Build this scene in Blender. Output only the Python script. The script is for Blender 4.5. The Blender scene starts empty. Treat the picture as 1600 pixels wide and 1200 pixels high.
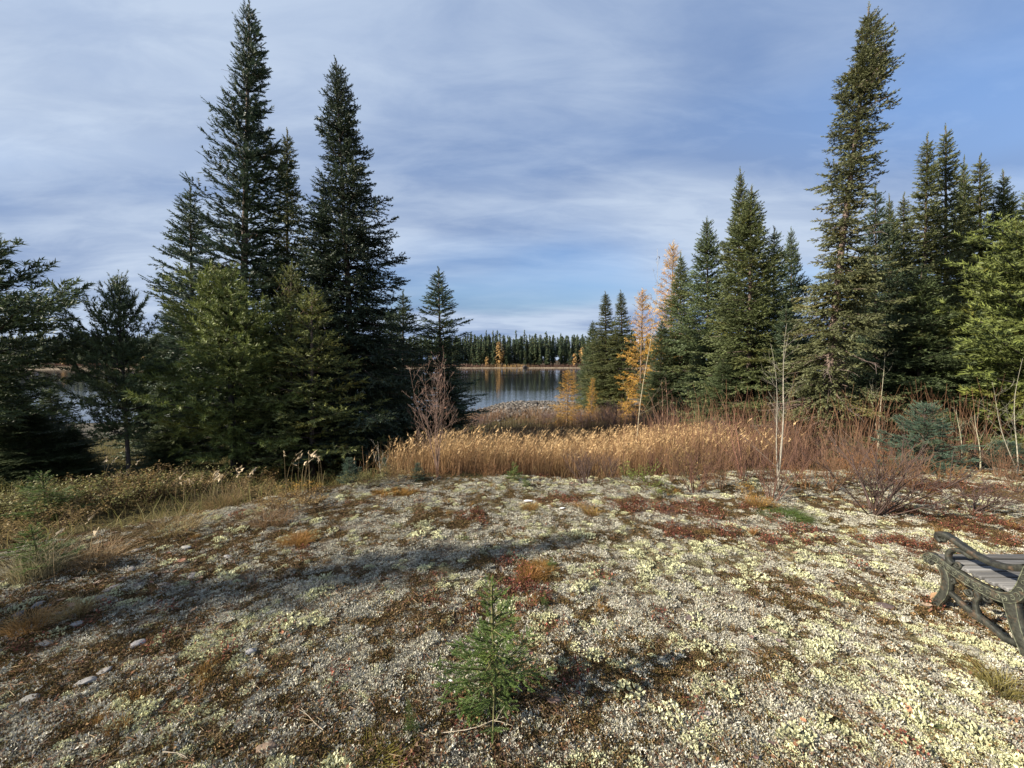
import bpy, math, random
import numpy as np
from mathutils import Vector, Matrix

sc = bpy.context.scene
R = math.radians
PI = math.pi
rnd = random.Random(7)
rng = np.random.default_rng(11)

# ------------------------------------------------------------------ camera
CAM_H, PITCH, FPX = 1.75, R(3.4), 620.0
cam = bpy.data.cameras.new('camera')
cam.sensor_width = 36.0
cam.lens = 36.0 * FPX / 1600.0
cam.clip_start = 0.05
cam.clip_end = 5000
camo = bpy.data.objects.new('camera', cam)
sc.collection.objects.link(camo)
camo.location = (0, 0, CAM_H)
camo.rotation_euler = (R(90) - PITCH, 0, 0)
sc.camera = camo

# ------------------------------------------------------------------ light
SUN_EL = R(29)
SUN_AZ = R(17)                       # light travels toward +x, a little toward +y
travel = Vector((math.cos(SUN_EL) * math.cos(SUN_AZ), math.cos(SUN_EL) * math.sin(SUN_AZ), -math.sin(SUN_EL)))
sun = bpy.data.lights.new('sun', 'SUN')
sun.energy = 5.0
sun.angle = R(0.6)
sun.color = (1.0, 0.91, 0.76)
suno = bpy.data.objects.new('sun', sun)
suno.rotation_euler = travel.to_track_quat('-Z', 'Y').to_euler()
sc.collection.objects.link(suno)

world = bpy.data.worlds.new('World')
sc.world = world
world.use_nodes = True


def build_world():
    nt = world.node_tree
    N, L = nt.nodes, nt.links
    N.clear()
    out = N.new('ShaderNodeOutputWorld')
    bg = N.new('ShaderNodeBackground')
    bg.inputs[1].default_value = 0.1
    L.new(bg.outputs[0], out.inputs[0])
    sky = N.new('ShaderNodeTexSky')
    sky.sky_type = 'NISHITA'
    sky.sun_disc = False
    sky.sun_elevation = SUN_EL
    sky.sun_rotation = math.atan2(-travel.x, -travel.y)
    sky.air_density = 1.0
    sky.dust_density = 0.6
    sky.ozone_density = 2.0
    tc = N.new('ShaderNodeTexCoord')
    sep = N.new('ShaderNodeSeparateXYZ')
    L.new(tc.outputs['Generated'], sep.inputs[0])

    def math_(op, a, b=None, c=None, clamp=False):
        n = N.new('ShaderNodeMath'); n.operation = op; n.use_clamp = clamp
        for i, v in enumerate((a, b, c)):
            if v is None: continue
            if isinstance(v, (int, float)): n.inputs[i].default_value = v
            else: L.new(v, n.inputs[i])
        return n.outputs[0]
    z = math_('MAXIMUM', sep.outputs[2], 0.0)
    zz = math_('ADD', z, 0.16)
    u = math_('DIVIDE', sep.outputs[0], zz)
    v = math_('DIVIDE', sep.outputs[1], zz)
    cmb = N.new('ShaderNodeCombineXYZ')
    L.new(u, cmb.inputs[0]); L.new(v, cmb.inputs[1])

    def noise(scale, detail, rough, off, dist=0.0, stretch=(1, 1, 1), rot=0.0):
        mp = N.new('ShaderNodeMapping')
        mp.inputs['Location'].default_value = off
        mp.inputs['Scale'].default_value = stretch
        mp.inputs['Rotation'].default_value = (0, 0, rot)
        L.new(cmb.outputs[0], mp.inputs[0])
        n = N.new('ShaderNodeTexNoise')
        n.inputs['Scale'].default_value = scale
        n.inputs['Detail'].default_value = detail
        n.inputs['Roughness'].default_value = rough
        n.inputs['Distortion'].default_value = dist
        L.new(mp.outputs[0], n.inputs[0])
        return n.outputs[0]

    def ramp(x, lo, hi, a=0.0, b=1.0):
        n = N.new('ShaderNodeMapRange'); n.interpolation_type = 'SMOOTHSTEP'
        n.inputs[1].default_value = lo; n.inputs[2].default_value = hi
        n.inputs[3].default_value = a; n.inputs[4].default_value = b
        L.new(x, n.inputs[0])
        return n.outputs[0]
    big = noise(0.38, 4, 0.42, OFF_A, 0.3, (1.0, 1.5, 1), R(-30))
    cover = math_('ADD', ramp(big, CLOUD[0], CLOUD[1]), ramp(z, 0.0, 0.16, 0.7, 0.0), clamp=True)
    shade = noise(0.62, 4, 0.42, OFF_B, 0.4, (0.8, 1.6, 1), R(-22))
    shade = ramp(shade, 0.30, 0.62)
    fine = noise(3.2, 6, 0.6, (1.3, 5.2, 0), 0.4, (0.7, 1.8, 1), R(-35))
    fine = ramp(fine, 0.3, 0.75, -0.2, 0.24)
    shade = math_('ADD', shade, fine)
    cmix = N.new('ShaderNodeMix'); cmix.data_type = 'RGBA'
    cmix.inputs[6].default_value = (*CLOUD_DARK, 1)
    cmix.inputs[7].default_value = (*CLOUD_PALE, 1)
    L.new(shade, cmix.inputs[0])
    # tint the clear Nishita sky a touch deeper, then lay the thin cloud over it
    tint = N.new('ShaderNodeMix'); tint.data_type = 'RGBA'; tint.blend_type = 'MULTIPLY'
    tint.inputs[0].default_value = 1.0
    tint.inputs[7].default_value = (*SKY_TINT, 1)
    L.new(sky.outputs[0], tint.inputs[6])
    low = ramp(z, 0.0, 0.35, 0.42, 1.0)       # thin haze takes the glare off the horizon
    dim = N.new('ShaderNodeMix'); dim.data_type = 'RGBA'; dim.blend_type = 'MULTIPLY'; dim.inputs[0].default_value = 1.0
    L.new(tint.outputs[2], dim.inputs[6]); L.new(low, dim.inputs[7])
    tint = dim
    mix = N.new('ShaderNodeMix'); mix.data_type = 'RGBA'
    L.new(cover, mix.inputs[0]); L.new(tint.outputs[2], mix.inputs[6]); L.new(cmix.outputs[2], mix.inputs[7])
    L.new(mix.outputs[2], bg.inputs[0])


CLOUD = (0.22, 0.55)
OFF_A, OFF_B = (0.4, 0.0, 0), (0.0, 1.0, 0)
CLOUD_DARK = (1.08, 1.56, 2.6)
CLOUD_PALE = (2.5, 2.98, 3.75)
SKY_TINT = (0.72, 0.82, 0.95)
build_world()

sc.view_settings.view_transform = 'Standard'
sc.view_settings.look = 'None'
sc.view_settings.gamma = 1.0
sc.view_settings.use_curve_mapping = False
sc.view_settings.exposure = 1.15
sc.render.engine = 'CYCLES'
sc.cycles.max_bounces = 5
sc.cycles.diffuse_bounces = 3
sc.cycles.transparent_max_bounces = 8
sc.cycles.use_denoising = True
try:
    sc.cycles.denoiser = 'OPENIMAGEDENOISE'
    sc.cycles.denoising_prefilter = 'ACCURATE'
except Exception:
    pass

# ------------------------------------------------------------------ helpers
_c, _s = math.cos(PITCH), math.sin(PITCH)


def ray(px, py):
    dx, dy = (px - 800) / FPX, -(py - 600) / FPX
    return Vector((dx, _c + _s * dy, -_s + _c * dy))


def at(px, py, Y):
    d = ray(px, py)
    return Vector((0, 0, CAM_H)) + d * (Y / d.y)


def sstep(a, b, x):
    t = np.clip((x - a) / (b - a), 0, 1)
    return t * t * (3 - 2 * t)


def _hash(ix, iy, seed):
    h = (ix.astype(np.int64) * 374761393 + iy.astype(np.int64) * 668265263 + seed * 1442695041) & 0xffffffff
    h = ((h ^ (h >> 13)) * 1274126177) & 0xffffffff
    return ((h ^ (h >> 16)) & 0xffff) / 65535.0


def vnoise(x, y, seed=0):
    x = np.asarray(x, float); y = np.asarray(y, float)
    ix, iy = np.floor(x), np.floor(y)
    fx, fy = x - ix, y - iy
    fx = fx * fx * (3 - 2 * fx); fy = fy * fy * (3 - 2 * fy)
    a = _hash(ix, iy, seed); b = _hash(ix + 1, iy, seed)
    c = _hash(ix, iy + 1, seed); d = _hash(ix + 1, iy + 1, seed)
    return (a * (1 - fx) + b * fx) * (1 - fy) + (c * (1 - fx) + d * fx) * fy


def fbm(x, y, seed=0, octv=4, gain=0.5):
    t, a, n = 0, 1.0, 0
    for o in range(octv):
        t = t + a * vnoise(x * 2 ** o + 17.3 * o, y * 2 ** o - 9.1 * o, seed + o)
        n += a; a *= gain
    return t / n


WATER_Z = -1.45


def terrain(x, y):
    x = np.asarray(x, float); y = np.asarray(y, float)
    right = sstep(1.8, 5.5, x)
    drop = sstep(5.5, 9.2, y + 0.25 * np.sin(x * 1.3)) * (0.88 - 0.36 * right)
    left_edge = sstep(0.0, 1.6, (-x - 2.2) - (5.5 - y) * 1.15 )
    left = 0.26 * left_edge * sstep(2.6, 3.6, y)
    left_far = 0.0
    shore = 19.5 + 10.5 * sstep(-4.5, 0.5, x) + 26 * sstep(5.5, 16, x) - 4.0 * sstep(-30, -80, x) + 1.6 * (fbm(x / 6, y / 6, 5, 3) - 0.5)
    base = -drop - left * (1 - sstep(6, 9, y))
    low = WATER_Z - base
    z = base + (low + 0.06) * sstep(0, 1, (y - 9.0) / np.maximum(shore - 9.0, 1)) ** 0.8
    z = z - 1.2 * sstep(0, 6, y - shore)
    # far bank
    fb = 164 + 5 * (fbm(x / 22, y * 0, 9, 3) - 0.5) + 26 * sstep(60, 200, np.abs(x - 20)) * -1.0
    z = np.where(y > 80, WATER_Z - 1.1 + (1.1 + 0.35) * sstep(0, 3.5, y - fb) + 0.55 * sstep(2, 14, y - fb) + 2.5 * sstep(20, 260, y - fb), z)
    near = 1 - sstep(12, 30, y)
    rel = 0.05 * (fbm(x / 0.9, y / 0.9, 21, 3) - 0.5) + 0.022 * (fbm(x / 0.13, y / 0.13, 31, 3) - 0.5)
    return z + near * rel * 1.3


def th(x, y):
    return float(terrain(np.array([x]), np.array([y]))[0])


def ground(px, py, zoff=0.0):
    """the point of the terrain seen at a pixel of the photograph"""
    d = ray(px, py)
    t = 1.0; prev = 0
    while t < 400:
        p = Vector((0, 0, CAM_H)) + d * t
        if p.z <= th(p.x, p.y) + zoff:
            a, b = prev, t
            for _ in range(24):
                m = (a + b) / 2
                p = Vector((0, 0, CAM_H)) + d * m
                if p.z <= th(p.x, p.y) + zoff: b = m
                else: a = m
            return Vector((p.x, p.y, th(p.x, p.y)))
        prev = t
        t *= 1.02
    return p


class Buf:
    """collects triangles with a colour per vertex"""
    def __init__(s): s.v, s.f, s.c, s.n = [], [], [], 0

    def add(s, v, f, c):
        v = np.asarray(v, np.float32).reshape(-1, 3); f = np.asarray(f, np.int64).reshape(-1, 3)
        c = np.asarray(c, np.float32)
        if c.ndim == 1: c = np.broadcast_to(c[:3], (len(v), 3))
        s.v.append(v); s.f.append(f + s.n); s.c.append(c.reshape(-1, 3)); s.n += len(v)

    def tube(s, pts, rad, col, k=5, cap=True):
        pts = np.asarray(pts, float); n = len(pts)
        rad = np.broadcast_to(np.asarray(rad, float), (n,))
        tan = np.gradient(pts, axis=0)
        tan /= np.linalg.norm(tan, axis=1, keepdims=True) + 1e-9
        ref = np.array([0.31, 0.17, 1.0]) if abs(tan[0][2]) < 0.9 else np.array([1.0, 0.2, 0.1])
        a = np.cross(tan, ref); a /= np.linalg.norm(a, axis=1, keepdims=True) + 1e-9
        b = np.cross(tan, a)
        ang = np.arange(k) * 2 * PI / k
        v = pts[:, None] + rad[:, None, None] * (np.cos(ang)[None, :, None] * a[:, None] + np.sin(ang)[None, :, None] * b[:, None])
        v = v.reshape(-1, 3)
        i = np.arange(n - 1)[:, None] * k; j = np.arange(k)[None]; j2 = (j + 1) % k
        q = np.stack([i + j, i + j2, i + k + j2, i + k + j], -1).reshape(-1, 4)
        f = np.concatenate([q[:, [0, 1, 2]], q[:, [0, 2, 3]]])
        if cap:
            top = np.array([[(n - 1) * k, (n - 1) * k + m, (n - 1) * k + m + 1] for m in range(1, k - 1)])
            bot = np.array([[0, m + 1, m] for m in range(1, k - 1)])
            f = np.concatenate([f, top, bot])
        s.add(v, f, col)

    def build(s, name, mat, parent=None, smooth=False):
        return link(s.mesh(name, mat, smooth), name, parent)

    def mesh(s, name, mat, smooth=False):
        v = np.concatenate(s.v); f = np.concatenate(s.f); c = np.concatenate(s.c)
        me = bpy.data.meshes.new(name)
        me.vertices.add(len(v)); me.vertices.foreach_set('co', v.ravel())
        me.loops.add(len(f) * 3); me.polygons.add(len(f))
        me.loops.foreach_set('vertex_index', f.astype(np.int32).ravel())
        me.polygons.foreach_set('loop_start', np.arange(0, len(f) * 3, 3, dtype=np.int32))
        me.polygons.foreach_set('loop_total', np.full(len(f), 3, np.int32))
        if smooth: me.polygons.foreach_set('use_smooth', np.ones(len(f), bool))
        me.update(calc_edges=True)
        a = me.color_attributes.new('Col', 'FLOAT_COLOR', 'POINT')
        a.data.foreach_set('color', np.concatenate([c, np.ones((len(c), 1), np.float32)], 1).astype(np.float32).ravel())
        me.materials.append(mat)
        return me


def link(me, name, parent=None, loc=None):
    o = bpy.data.objects.new(name, me)
    sc.collection.objects.link(o)
    if parent is not None: o.parent = parent
    if loc is not None: o.location = loc
    return o


def tag(o, label=None, cat=None, group=None, kind=None):
    if label: o['label'] = label
    if cat: o['category'] = cat
    if group: o['group'] = group
    if kind: o['kind'] = kind
    return o


def thing(name, label, cat, loc=(0, 0, 0), group=None):
    return tag(link(None, name, None, loc), label, cat, group)


def material(name, rough=0.7, noise_scale=0, noise_amt=0.25, bump=0.0, bump_scale=60, transl=0.0, spec=0.3, objvar=0.0, instancer=False):
    m = bpy.data.materials.new(name); m.use_nodes = True
    nt = m.node_tree; N, L = nt.nodes, nt.links
    p = N['Principled BSDF']; p.inputs['Roughness'].default_value = rough
    p.inputs['Specular IOR Level'].default_value = spec
    at_ = N.new('ShaderNodeAttribute'); at_.attribute_name = 'Col'
    col = at_.outputs['Color']

    def mult(c, fac):
        n = N.new('ShaderNodeMix'); n.data_type = 'RGBA'; n.blend_type = 'MULTIPLY'; n.inputs[0].default_value = 1
        L.new(c, n.inputs[6]); L.new(fac, n.inputs[7]); return n.outputs[2]
    if instancer:
        ai = N.new('ShaderNodeAttribute'); ai.attribute_name = 'tint'; ai.attribute_type = 'INSTANCER'
        col = mult(col, ai.outputs['Color'])
    if noise_scale:
        tc = N.new('ShaderNodeTexCoord')
        nz = N.new('ShaderNodeTexNoise'); nz.inputs['Scale'].default_value = noise_scale; nz.inputs['Detail'].default_value = 4
        L.new(tc.outputs['Object'], nz.inputs[0])
        mr = N.new('ShaderNodeMapRange'); mr.inputs[1].default_value = 0.3; mr.inputs[2].default_value = 0.7
        mr.inputs[3].default_value = 1 - noise_amt; mr.inputs[4].default_value = 1 + noise_amt
        L.new(nz.outputs[0], mr.inputs[0]); col = mult(col, mr.outputs[0])
    if objvar:
        oi = N.new('ShaderNodeObjectInfo')
        mr = N.new('ShaderNodeMapRange'); mr.inputs[3].default_value = 1 - objvar; mr.inputs[4].default_value = 1 + objvar
        L.new(oi.outputs['Random'], mr.inputs[0]); col = mult(col, mr.outputs[0])
    L.new(col, p.inputs['Base Color'])
    if bump:
        tc = N.new('ShaderNodeTexCoord')
        nz = N.new('ShaderNodeTexNoise'); nz.inputs['Scale'].default_value = bump_scale; nz.inputs['Detail'].default_value = 5
        L.new(tc.outputs['Object'], nz.inputs[0])
        b = N.new('ShaderNodeBump'); b.inputs['Strength'].default_value = bump; b.inputs['Distance'].default_value = 0.01
        L.new(nz.outputs[0], b.inputs['Height']); L.new(b.outputs[0], p.inputs['Normal'])
    if transl:
        t = N.new('ShaderNodeBsdfTranslucent'); L.new(col, t.inputs[0])
        mx = N.new('ShaderNodeMixShader'); mx.inputs[0].default_value = transl
        L.new(p.outputs[0], mx.inputs[1]); L.new(t.outputs[0], mx.inputs[2])
        L.new(mx.outputs[0], N['Material Output'].inputs[0])
    return m


M_NEEDLE = material('needles', 0.55, transl=0.22, spec=0.35, objvar=0.12)
M_BARK = material('bark', 0.9, noise_scale=25, noise_amt=0.35, bump=0.6, bump_scale=50)
M_TWIG = material('twig', 0.8, objvar=0.1)
M_GRASS = material('dry_grass', 0.7, transl=0.3)
M_LEAF = material('leaf', 0.6, transl=0.2)
M_STONE = material('stone', 0.9, noise_scale=30, noise_amt=0.3, bump=0.5, bump_scale=80)
M_LICHEN = material('lichen', 0.9, transl=0.15, spec=0.1, instancer=True)
M_IRON = material('cast_iron', 0.65, noise_scale=38, noise_amt=0.75, bump=0.35, bump_scale=120, spec=0.5)
def rust(m):
    nt = m.node_tree; N, L = nt.nodes, nt.links; p = N['Principled BSDF']; src = p.inputs['Base Color'].links[0].from_socket
    tc = N.new('ShaderNodeTexCoord'); nz = N.new('ShaderNodeTexNoise'); nz.inputs['Scale'].default_value = 17; nz.inputs['Detail'].default_value = 8; nz.inputs['Roughness'].default_value = .7
    L.new(tc.outputs['Object'], nz.inputs[0])
    r = N.new('ShaderNodeMapRange'); r.inputs[1].default_value = .54; r.inputs[2].default_value = .66; r.inputs[4].default_value = .75; L.new(nz.outputs[0], r.inputs[0])
    mx = N.new('ShaderNodeMix'); mx.data_type = 'RGBA'; mx.inputs[7].default_value = (.10, .062, .036, 1)
    L.new(r.outputs[0], mx.inputs[0]); L.new(src, mx.inputs[6]); L.new(mx.outputs[2], p.inputs['Base Color'])


rust(M_IRON)
M_WOOD = material('weathered_wood', 0.9, noise_scale=20, noise_amt=0.5, bump=0.4, bump_scale=70)

def grain(m):
    nt = m.node_tree; N, L = nt.nodes, nt.links
    for n in [n for n in N if n.type == 'TEX_NOISE']:
        mp = N.new('ShaderNodeMapping'); mp.inputs['Scale'].default_value = (.12, 4, 4)
        tc = N.new('ShaderNodeTexCoord'); L.new(tc.outputs['Object'], mp.inputs[0]); L.new(mp.outputs[0], n.inputs[0])


grain(M_WOOD)

# ------------------------------------------------------------------ ground cover fields


def blob(x, y, cx, cy, rx, ry):
    n = 0.5 * (fbm(x / 0.22, y / 0.22, 77, 3) - 0.5)
    return 1 - sstep(0.55, 1.15, np.sqrt(((x - cx) / rx) ** 2 + ((y - cy) / ry) ** 2) + n)


def gb(px, py, rx, ry):
    g = ground(px, py)
    return (g.x, g.y, rx, ry)


RED_BLOBS = [gb(805, 912, .28, .42), gb(1100, 795, 1.0, .35), gb(1010, 790, .5, .3), gb(1535, 830, .85, .42), gb(1380, 790, .7, .4),
             gb(720, 810, .35, .25), gb(880, 780, .35, .2), gb(1240, 840, .5, .25), gb(1420, 850, .5, .2), gb(1480, 765, .9, .5), gb(1090, 830, .5, .2)]
BROWN_BLOBS = [gb(250, 850, 1.1, .45), gb(200, 1000, .9, .35), gb(1000, 1030, .7, .22), gb(230, 1100, .6, .18), gb(1280, 930, .7, .25),
               gb(90, 930, 1.0, .5), gb(930, 1120, .5, .14), gb(1180, 1050, .5, .2), gb(1100, 1100, .35, .1), gb(430, 900, .3, .5), gb(560, 1165, .25, .06),
               gb(700, 950, .5, .3), gb(500, 1110, .4, .12), gb(1500, 960, .4, .2)]
YEL_BLOBS = [gb(1040, 870, .8, .4), gb(1300, 1010, .5, .3), gb(1250, 1000, .35, .35), gb(1350, 1150, .5, .2), gb(1480, 1100, .35, .2), gb(980, 900, .5, .3),
             gb(1400, 850, 1.1, .35), gb(200, 1120, .45, .12), gb(440, 960, .35, .3), gb(330, 1010, .3, .2), gb(1100, 1010, .3, .2), gb(860, 755, .8, .25),
             gb(970, 1000, .3, .25), gb(1180, 870, .6, .25), gb(1330, 870, .8, .3), gb(1120, 1100, .2, .12), gb(560, 940, .3, .2), gb(800, 840, .7, .25), gb(1540, 1010, .4, .2)]
WHITE_BLOBS = [gb(480, 930, .9, .35), gb(1080, 940, .8, .4), gb(380, 925, .6, .25), gb(1000, 1130, .6, .2), gb(1400, 1100, .5, .2), gb(760, 860, .8, .15), gb(60, 1020, .35, .1),
               gb(1150, 820, 1.0, .2), gb(620, 860, .8, .3)]
WARM_BLOBS = [gb(840, 895, .16, .2), gb(470, 845, .2, .15), gb(620, 770, .3, .15)]


def fields(x, y):
    """weights of the lichen, moss and dwarf shrub cover on the clearing"""
    inside = sstep(-0.25, 0.5, 6.15 + 0.9 * sstep(1.5, 6, x) + 0.35 * np.sin(x * 1.1) - y + 0.7 * (fbm(x / .6, y / .6, 3, 3) - .5))
    le = (-x - 2.15) - (5.5 - y) * 1.15 - 0.2
    inside = inside * (1 - sstep(-0.25, 0.45, le + 0.7 * (fbm(x / .5, y / .5, 4, 3) - .5)))
    f = lambda L: np.max([blob(x, y, *b) for b in L], axis=0)
    red, brown, yel, wht, warm = f(RED_BLOBS), f(BROWN_BLOBS), f(YEL_BLOBS), f(WHITE_BLOBS), f(WARM_BLOBS)
    patch = .45 * fbm(x / 0.34, y / 0.34, 41, 4, .6) + .55 * fbm(x / 0.13, y / 0.13, 43, 3, .6)
    patch2 = fbm(x / 0.18, y / 0.18, 51, 4, .6)
    lich = sstep(0.43, 0.54, patch + 0.10 * wht + 0.12 * yel - 0.09 * brown - 0.08 * red + 0.02 * sstep(-1, 2, x) - 0.03 * sstep(-1, -3, x))
    yl = sstep(0.47, 0.68, patch2 + 0.13 * yel - 0.10 * wht + 0.03 * sstep(0, 2.5, x))
    redn = np.clip(red * sstep(0.38, 0.66, fbm(x / .2, y / .2, 61, 3)) * 1.2, 0, 1)
    return inside, lich, yl, redn, brown, warm


# ------------------------------------------------------------------ terrain sheet
def axis(parts):
    out = [parts[0][0]]
    for a, b, n in parts:
        out.extend(list(np.linspace(a, b, n + 1)[1:]))
    return out


def geo(a, b, n, p=2.2):
    t = np.linspace(0, 1, n + 1)[1:]
    return list(a + (b - a) * t ** p)


xr = axis([(0, 4.6, 116), (4.6, 12, 70)]) + geo(12, 900, 48, 2.6)
xs = np.array([-v for v in xr[::-1][:-1]] + xr)
ys = np.array(list(np.linspace(-60, 0.6, 14)) + axis([(0.8, 3.6, 112), (3.6, 7.0, 85), (7, 14, 70), (14, 34, 60)]) + list(np.linspace(36, 140, 18)) + list(np.linspace(142, 196, 55)) + geo(198, 2200, 16, 2.2))
X, Y = np.meshgrid(xs, ys)
x, y = X.ravel(), Y.ravel()
Z = terrain(x, y)
inside, lich, yl, redn, brown, warm = fields(x, y)
C = lambda *c: np.array(c, float)
nz1 = fbm(x / .07, y / .07, 91, 3)[:, None]
nz2 = fbm(x / 1.4, y / 1.4, 92, 4)[:, None]
duff = C(.078, .049, .030) * (0.6 + 0.8 * nz1)
mossc = C(.095, .068, .028) * (0.7 + 0.7 * nz1)
base = duff * (1 - nz2) + mossc * nz2
lc = C(.27, .265, .235) * (0.45 + 0.9 * nz1)
lyc = C(.33, .335, .19) * (0.5 + 0.85 * nz1)
ll = lc * (1 - yl[:, None]) + lyc * yl[:, None]
lf = (.25 + .5 * sstep(3.0, 5.5, y))[:, None] * lich[:, None]
col = base * (1 - lf) + ll * lf
col = col * (1 - redn[:, None] * .7) + C(.12, .050, .032) * (0.6 + .8 * nz1) * redn[:, None] * .7
col = col * (1 - warm[:, None] * .8) + C(.13, .08, .025) * (0.6 + .8 * nz1) * warm[:, None] * .8
veg = C(.11, .078, .034) * (0.6 + 0.8 * nz1) * (1 - nz2) + C(.06, .062, .022) * nz2
col = veg * (1 - inside[:, None]) + col * inside[:, None]
far = (y > 60)[:, None]
col = np.where(far, C(.07, .05, .028) * (0.6 + .8 * nz2), col)
fbz = np.abs(Z - WATER_Z - 0.25)
beach = ((y > 120) & (Z < WATER_Z + 0.36))[:, None]
col = np.where(beach, C(.22, .175, .125) * (0.7 + .6 * nz2), col)
wet = ((y > 14) & (y < 60) & (Z < WATER_Z + 0.22))[:, None]
col = np.where(wet, C(.13, .115, .09) * (0.5 + nz2), col)
nx, ny = len(xs), len(ys)
i = np.arange(ny - 1)[:, None] * nx + np.arange(nx - 1)[None]
i = i.ravel()
tri = np.concatenate([np.stack([i, i + 1, i + nx + 1], 1), np.stack([i, i + nx + 1, i + nx], 1)])
b = Buf(); b.add(np.stack([x, y, Z], 1), tri, np.clip(col, 0, 1))


def ground_material():
    m = material('forest_ground', 0.95, spec=0.1)
    nt = m.node_tree; N, L = nt.nodes, nt.links
    p = N['Principled BSDF']
    src = p.inputs['Base Color'].links[0].from_socket
    geo_ = N.new('ShaderNodeNewGeometry')
    n1 = N.new('ShaderNodeTexNoise'); n1.inputs['Scale'].default_value = 55; n1.inputs['Detail'].default_value = 6; n1.inputs['Roughness'].default_value = .7
    n2 = N.new('ShaderNodeTexVoronoi'); n2.inputs['Scale'].default_value = 95
    L.new(geo_.outputs['Position'], n1.inputs[0]); L.new(geo_.outputs['Position'], n2.inputs[0])
    r = N.new('ShaderNodeMapRange'); r.inputs[1].default_value = .35; r.inputs[2].default_value = .65; r.inputs[3].default_value = .35; r.inputs[4].default_value = 1.75
    L.new(n1.outputs[0], r.inputs[0])
    mx = N.new('ShaderNodeMix'); mx.data_type = 'RGBA'; mx.blend_type = 'MULTIPLY'; mx.inputs[0].default_value = 1
    L.new(src, mx.inputs[6]); L.new(r.outputs[0], mx.inputs[7]); L.new(mx.outputs[2], p.inputs['Base Color'])
    ad = N.new('ShaderNodeMath'); ad.operation = 'ADD'; L.new(n1.outputs[0], ad.inputs[0]); L.new(n2.outputs['Distance'], ad.inputs[1])
    bp = N.new('ShaderNodeBump'); bp.inputs['Strength'].default_value = .9; bp.inputs['Distance'].default_value = .02
    L.new(ad.outputs[0], bp.inputs['Height']); L.new(bp.outputs[0], p.inputs['Normal'])
    return m


tag(b.build('ground', ground_material(), smooth=True), kind='structure')

# ------------------------------------------------------------------ river
def water_material():
    m = bpy.data.materials.new('river_water'); m.use_nodes = True
    nt = m.node_tree; N, L = nt.nodes, nt.links
    p = N['Principled BSDF']
    p.inputs['Base Color'].default_value = (.018, .020, .020, 1)
    p.inputs['Roughness'].default_value = .06
    p.inputs['IOR'].default_value = 1.33
    g = N.new('ShaderNodeNewGeometry')
    def nz(scale, stretch, detail):
        mp = N.new('ShaderNodeMapping'); mp.inputs['Scale'].default_value = stretch
        L.new(g.outputs['Position'], mp.inputs[0])
        n = N.new('ShaderNodeTexNoise'); n.inputs['Scale'].default_value = scale; n.inputs['Detail'].default_value = detail
        L.new(mp.outputs[0], n.inputs[0]); return n.outputs[0]
    a = nz(1.6, (1, 1.6, 1), 4)
    gust = nz(0.03, (0.35, 1.6, 1), 4)
    r = N.new('ShaderNodeMapRange'); r.inputs[1].default_value = .4; r.inputs[2].default_value = .62; r.inputs[3].default_value = .15; r.inputs[4].default_value = 1.0
    L.new(gust, r.inputs[0])
    bp = N.new('ShaderNodeBump'); bp.inputs['Distance'].default_value = .03
    st = N.new('ShaderNodeMath'); st.operation = 'MULTIPLY'; st.inputs[1].default_value = .45; L.new(r.outputs[0], st.inputs[0])
    L.new(st.outputs[0], bp.inputs['Strength'])
    L.new(a, bp.inputs['Height']); L.new(bp.outputs[0], p.inputs['Normal'])
    return m


b = Buf()
b.add([(-900, 12, WATER_Z), (900, 12, WATER_Z), (900, 230, WATER_Z), (-900, 230, WATER_Z)], [(0, 1, 2), (0, 2, 3)], (0, 0, 0))
tag(b.build('river_water', water_material()), kind='structure')

# ------------------------------------------------------------------ shoots and trees
def shoot_template(kind, seed):
    r = random.Random(seed)
    v, f, c = [], [], []
    def tri_(a, bb, cc, sh):
        n = len(v); v.extend([a, bb, cc]); f.append((n, n + 1, n + 2)); c.extend([sh * .85, sh * .85, sh * 1.15])
    if kind in ('spruce', 'fir', 'fine'):
        n = {'spruce': 9, 'fir': 9, 'fine': 30}[kind]
        for k in range(n):
            x0 = k / n * 0.95
            if kind == 'fir':
                ph = (0 if k % 2 else PI) + r.uniform(-.5, .5) + .25
            else:
                ph = k * 2.4 + r.uniform(-.4, .4)
            w = {'spruce': .10, 'fir': .105, 'fine': .042}[kind]
            ln = {'spruce': .30, 'fir': .30, 'fine': .20}[kind] * r.uniform(.8, 1.25) * (1.15 - .4 * x0)
            dx = ln * (.75 if kind != 'fine' else .6)
            cy, sy = math.cos(ph), math.sin(ph)
            tri_((x0 - w, -sy * w * .5, cy * w * .5), (x0 + w, sy * w * .5, -cy * w * .5), (x0 + dx, ln * cy * .85, ln * sy * .6), r.uniform(.8, 1.2))
        tri_((.75, -.05, 0), (.75, .05, 0), (1.12, 0, .03), 1.1)
    elif kind == 'pine':
        for k in range(13):
            x0 = r.uniform(.05, .85); ph = k * 2.4; ln = r.uniform(.38, .6)
            cy, sy = math.cos(ph), math.sin(ph)
            tri_((x0 - .02, -.06 * sy, .06 * cy), (x0 + .05, .06 * sy, -.06 * cy), (x0 + ln * .75, ln * cy * .7, ln * sy * .7), r.uniform(.75, 1.25))
    elif kind == 'larch':
        for k in range(4):
            x0 = .12 + k * .24
            for j in range(3):
                ph = r.uniform(0, 6.28); ln = r.uniform(.18, .28)
                cy, sy = math.cos(ph), math.sin(ph)
                tri_((x0 - .05, 0, 0), (x0 + .05, 0, 0), (x0 + r.uniform(-.05, .12), ln * cy, ln * sy), r.uniform(.75, 1.25))
    return np.array(v), np.array(f), np.array(c)


SHOOTS = {k: [shoot_template(k, s) for s in (1, 2, 3)] for k in ('spruce', 'fir', 'fine', 'pine', 'larch')}


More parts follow.
